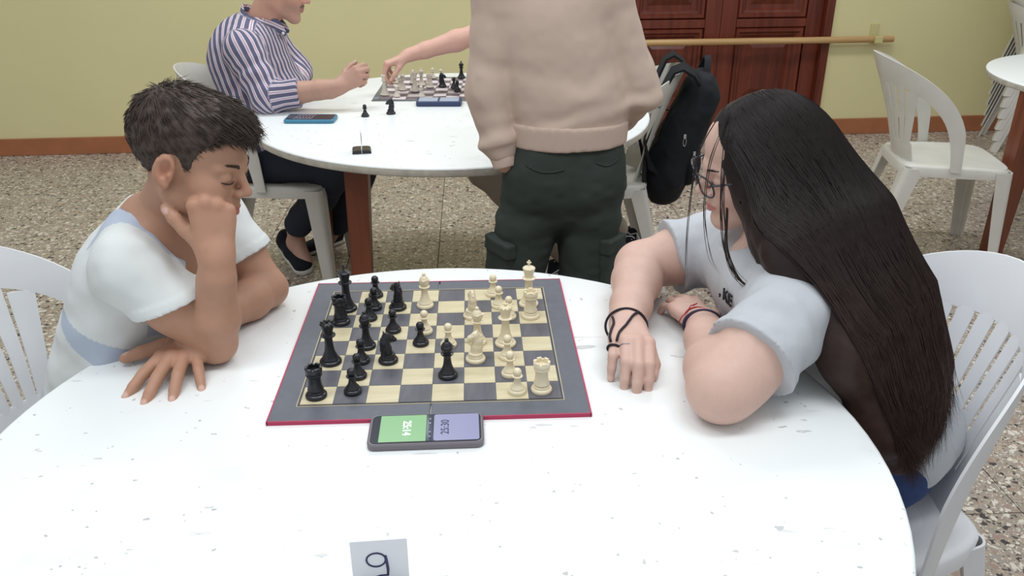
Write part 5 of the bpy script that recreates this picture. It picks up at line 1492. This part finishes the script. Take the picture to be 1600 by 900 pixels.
# ---------------------------------------------------------------- the opponent behind, reaching for the king
def build_opponent():
    R = person('seated opponent reaching a bare arm to the white king, mostly hidden by standing person', (.58, 1.95))
    fw, up = face_rot(184, 25, 0); fr = Frame(Z((.34, 1.96, .45)), fw, up, .92); neck = Z((.395, 1.96, .32))
    SR, ER, WR_ = Z((.345, 2.09, .265)), Z((.095, 2.070, .215)), Z((-.168, 2.020, .147)); SL, EL, WL = Z((.40, 1.80, .25)), Z((.30, 1.74, .04)), Z((.26, 1.95, .03))
    chest = Z((.42, 1.95, .17)); pel = Z((.53, 1.94, -.20)); nrm = unit((-.9, 0, -.4))
    f = SDF(); add_head(f, fr, neck, .05)
    f.cone(neck, chest, .06, .09, .03); f.cone(SR, SL, .045, .045, .05)
    f.chain([SR, ER], [.046, .038], .02); f.chain([ER, lerp(ER, WR_, .3), lerp(ER, WR_, .75), WR_], [.038, .040, .030, .0255], .015)
    f.chain([SL, EL, WL], [.046, .038, .026], .02)
    hr = add_hand(f, WR_, (-.86, -.08, -.30), (-.34, .0, .94), 'R', .98, [(48, 42, 18), (55, 45, 20), (55, 50, 22), (55, 52, 25)], (4, 0, -4, -8), dict(dir=(.80, .30, -.52), bend=(6, 6), to=(.6, -.2, -.5)), wr=.0255)
    hl = add_hand(f, WL, (-.3, .9, -.1), (0, 0, 1), 'L', .95)
    legs = [((.52, 1.85, -.225), (.120, 1.81, -.245), (.44, 1.88, -.62)), ((.52, 2.04, -.225), (.35, 2.06, -.225), (.668, 2.050, -.585))]
    body_part(f, 'body', .0040, M_SKIN, R, color=skin_color((208, 164, 148), fr, (hr, hl)))
    g = SDF(); g.cone(chest, pel, .155, .155, .03, flat=nrm, ff=1.25); g.cone(SR, SL, .058, .058, .05); g.cone(neck+np.array([.02, 0, -.03]), SR, .05, .055, .03); g.cone(neck+np.array([.02, 0, -.03]), SL, .05, .055, .03)
    g.cut(pel+np.array([0, 0, -.02]), (0, 0, -1), .006); hem_sleeve(g, SR, ER, .55, .056, .062); hem_sleeve(g, SL, EL, .6, .056, .062); g.cone(neck, neck+np.array([-.03, 0, .12]), .054, .07, .004, op='s'); g.disp = cloth_noise(.003, 20)
    body_part(g, 'shirt', .006, mat('opponent_shirt', (120, 126, 140), .9), R)
    c = SDF(); c.fr = fr; c.ell((0, -.017, .040), (.084, .106, .092), .0); c.fr = Frame(); c.func('i', lambda P: (np.interp(fr.inv(P)[:, 1], [-.13, -.05, 0, .03, .05, .11], [-.06, -.05, .02, 0, .05, .07])-fr.inv(P)[:, 2])*.75, .004)
    body_part(c, 'hair', .006, M_HAIRB, R)
    p = SDF(); p.ell(pel+np.array([0, 0, -.02]), (.14, .155, .085), .03)
    for hp, kn, an in legs: p.chain([Z(hp), Z(kn), lerp(Z(kn), Z(an), .5), Z(an)], [.085, .068, .062, .056], .03)
    p.disp = cloth_noise(.004, 22); body_part(p, 'trousers', .006, mat('taupe_cotton', (150, 138, 124), .9), R)
    shoes = [((.50, 1.90, -.70), (.28, 1.86, -.738), (.2, 0, 1)), ((.770, 2.200, -.700), (.700, 1.980, -.736), (.1, 0, 1))]
    M_LACE = mat('white_lace', (226, 226, 230), .8)
    for he, to, u in shoes:
        sf = add_shoe(R, Z(he), Z(to), up=u, hs=.004)
        s = MB()
        for k in range(5):
            yy = .095+k*.020; zz = .079-k*.0075; w = .026-.001*k
            s.tube([tuple(sf.p(q)) for q in ((-w, yy, zz-.012), (-w*.5, yy+.004, zz-.001), (w*.5, yy+.008, zz-.001), (w, yy+.012, zz-.014))], .0030, 6)
        s.tube([tuple(sf.p(q)) for q in ((0, .09, .082), (.03, .075, .092), (.05, .085, .075), (.058, .10, .055))], .0028, 6); s.tube([tuple(sf.p(q)) for q in ((0, .09, .082), (-.03, .080, .090), (-.05, .10, .07))], .0028, 6)
        under(tag(s.build('laces', M_LACE, None, True), kind='stuff'), R)
        s = MB(); s.tube([tuple(sf.p(q)) for q in ((.042, .06, .022), (.041, .10, .040), (.042, .15, .022))], .0030, 6); s.tube([tuple(sf.p(q)) for q in ((-.042, .06, .022), (-.041, .10, .040), (-.042, .15, .022))], .0030, 6)
        under(tag(s.build('side_stripes', M_LACE, None, True), kind='stuff'), R)
build_opponent()

# ---------------------------------------------------------------- backpack on the chair
def build_backpack():
    t = empty('backpack', (.93, 1.90, .40)); tag(t, 'black backpack hanging by its strap from a white chair back', 'backpack')
    MB_ = mat('black_nylon', (20, 22, 28), .75, .3, bump=.2, bscale=500)
    t.location.x -= .05
    def sub(o): o.parent = t; o.location = tuple(-np.array(t.location)+np.array([-.05, 0, 0])); return o
    a, b = Z((.985, 1.905, .005)), Z((.885, 1.90, -.285)); ax = unit(b-a); nx = unit((.97, 0, -.18))
    g = SDF(); g.cone(a, b, .105, .140, .02, flat=nx, ff=1.55); g.cone(a+np.array([0, -.03, -.02]), b+np.array([0, -.02, .03]), .10, .105, .03, flat=nx, ff=1.5); g.cone(a+np.array([0, .03, -.02]), b+np.array([0, .02, .03]), .10, .105, .03, flat=nx, ff=1.5)
    g.disp = cloth_noise(.009, 13, seed=4, amp2=.003, scale2=40); sub(g.obj('main_bag', .005, MB_))
    q = SDF(); c0 = lerp(a, b, .72)+np.array([.045, -.01, 0]); q.cone(c0+np.array([0, -.055, -.05]), c0+np.array([0, .055, -.05]), .075, .075, .02, flat=nx, ff=1.9); q.cone(c0+np.array([0, -.05, .03]), c0+np.array([0, .05, .03]), .06, .06, .04, flat=nx, ff=1.7); q.disp = cloth_noise(.003, 26, seed=8)
    sub(q.obj('front_pocket', .005, MB_))
    def band(name, pts, w, th, wdir, m=MB_):
        pts = [Z(q_) for q_ in pts]; s = MB(); v = []; f = []
        C = np.array(pts)
        for i in range(len(C)):
            tt = unit(C[min(i+1, len(C)-1)]-C[max(i-1, 0)]); wd = unit(np.array(wdir)-np.dot(wdir, tt)*tt); nn = np.cross(tt, wd)
            for sx, sy in ((-1, -1), (1, -1), (1, 1), (-1, 1)): v.append(tuple(C[i]+wd*sx*w/2+nn*sy*th/2))
        for i in range(len(C)-1):
            for k in range(4): f.append((i*4+k, i*4+(k+1) % 4, i*4+4+(k+1) % 4, i*4+4+k))
        f.append((3, 2, 1, 0)); f.append(tuple(range(len(v)-4, len(v))))
        s.add(v, f); o = s.build(name, m); auto_smooth(o, 50); return sub(o)
    band('shoulder_strap', [(.965, 1.835, .075), (.930, 1.80, .115), (.895, 1.80, .135), (.862, 1.81, .120), (.835, 1.82, .06), (.80, 1.82, -.05), (.775, 1.815, -.15), (.80, 1.81, -.24), (.87, 1.82, -.285)], .055, .010, (.1, 1, .35))
    band('shoulder_strap', [(.965, 1.965, .075), (.935, 1.985, .125), (.90, 1.99, .150), (.868, 1.99, .130), (.84, 1.985, .06), (.80, 1.97, -.05), (.775, 1.96, -.15), (.80, 1.95, -.24), (.88, 1.93, -.285)], .055, .010, (.1, 1, .2))
    band('grab_loop', [(1.00, 1.86, .10), (1.005, 1.875, .140), (1.01, 1.905, .155), (1.01, 1.935, .140), (1.00, 1.95, .10)], .024, .006, (1, 0, .1))
    band('hanging_strap_end', [(.78, 1.80, -.20), (.775, 1.79, -.27), (.782, 1.785, -.34), (.77, 1.785, -.40), (.765, 1.785, -.42)], .016, .004, (1, .3, 0))
    MZ = mat('zip_metal', (190, 190, 190), .35, metal=.9)
    for (x, y, z) in ((.915, 1.772, -.115), (.960, 1.785, -.185)):
        s = MB(); p0 = Z((x, y-.004, z)); s.box(tuple(p0), (.010, .005, .014), bev=.001)
        s.tube([tuple(p0+np.array([.007*math.cos(q_)*.8, -.002, -.022+.016*math.sin(q_)])) for q_ in np.linspace(0, 2*math.pi, 15)], .0016, 6, cap=False); sub(s.build('zip_pull', MZ))
build_backpack()
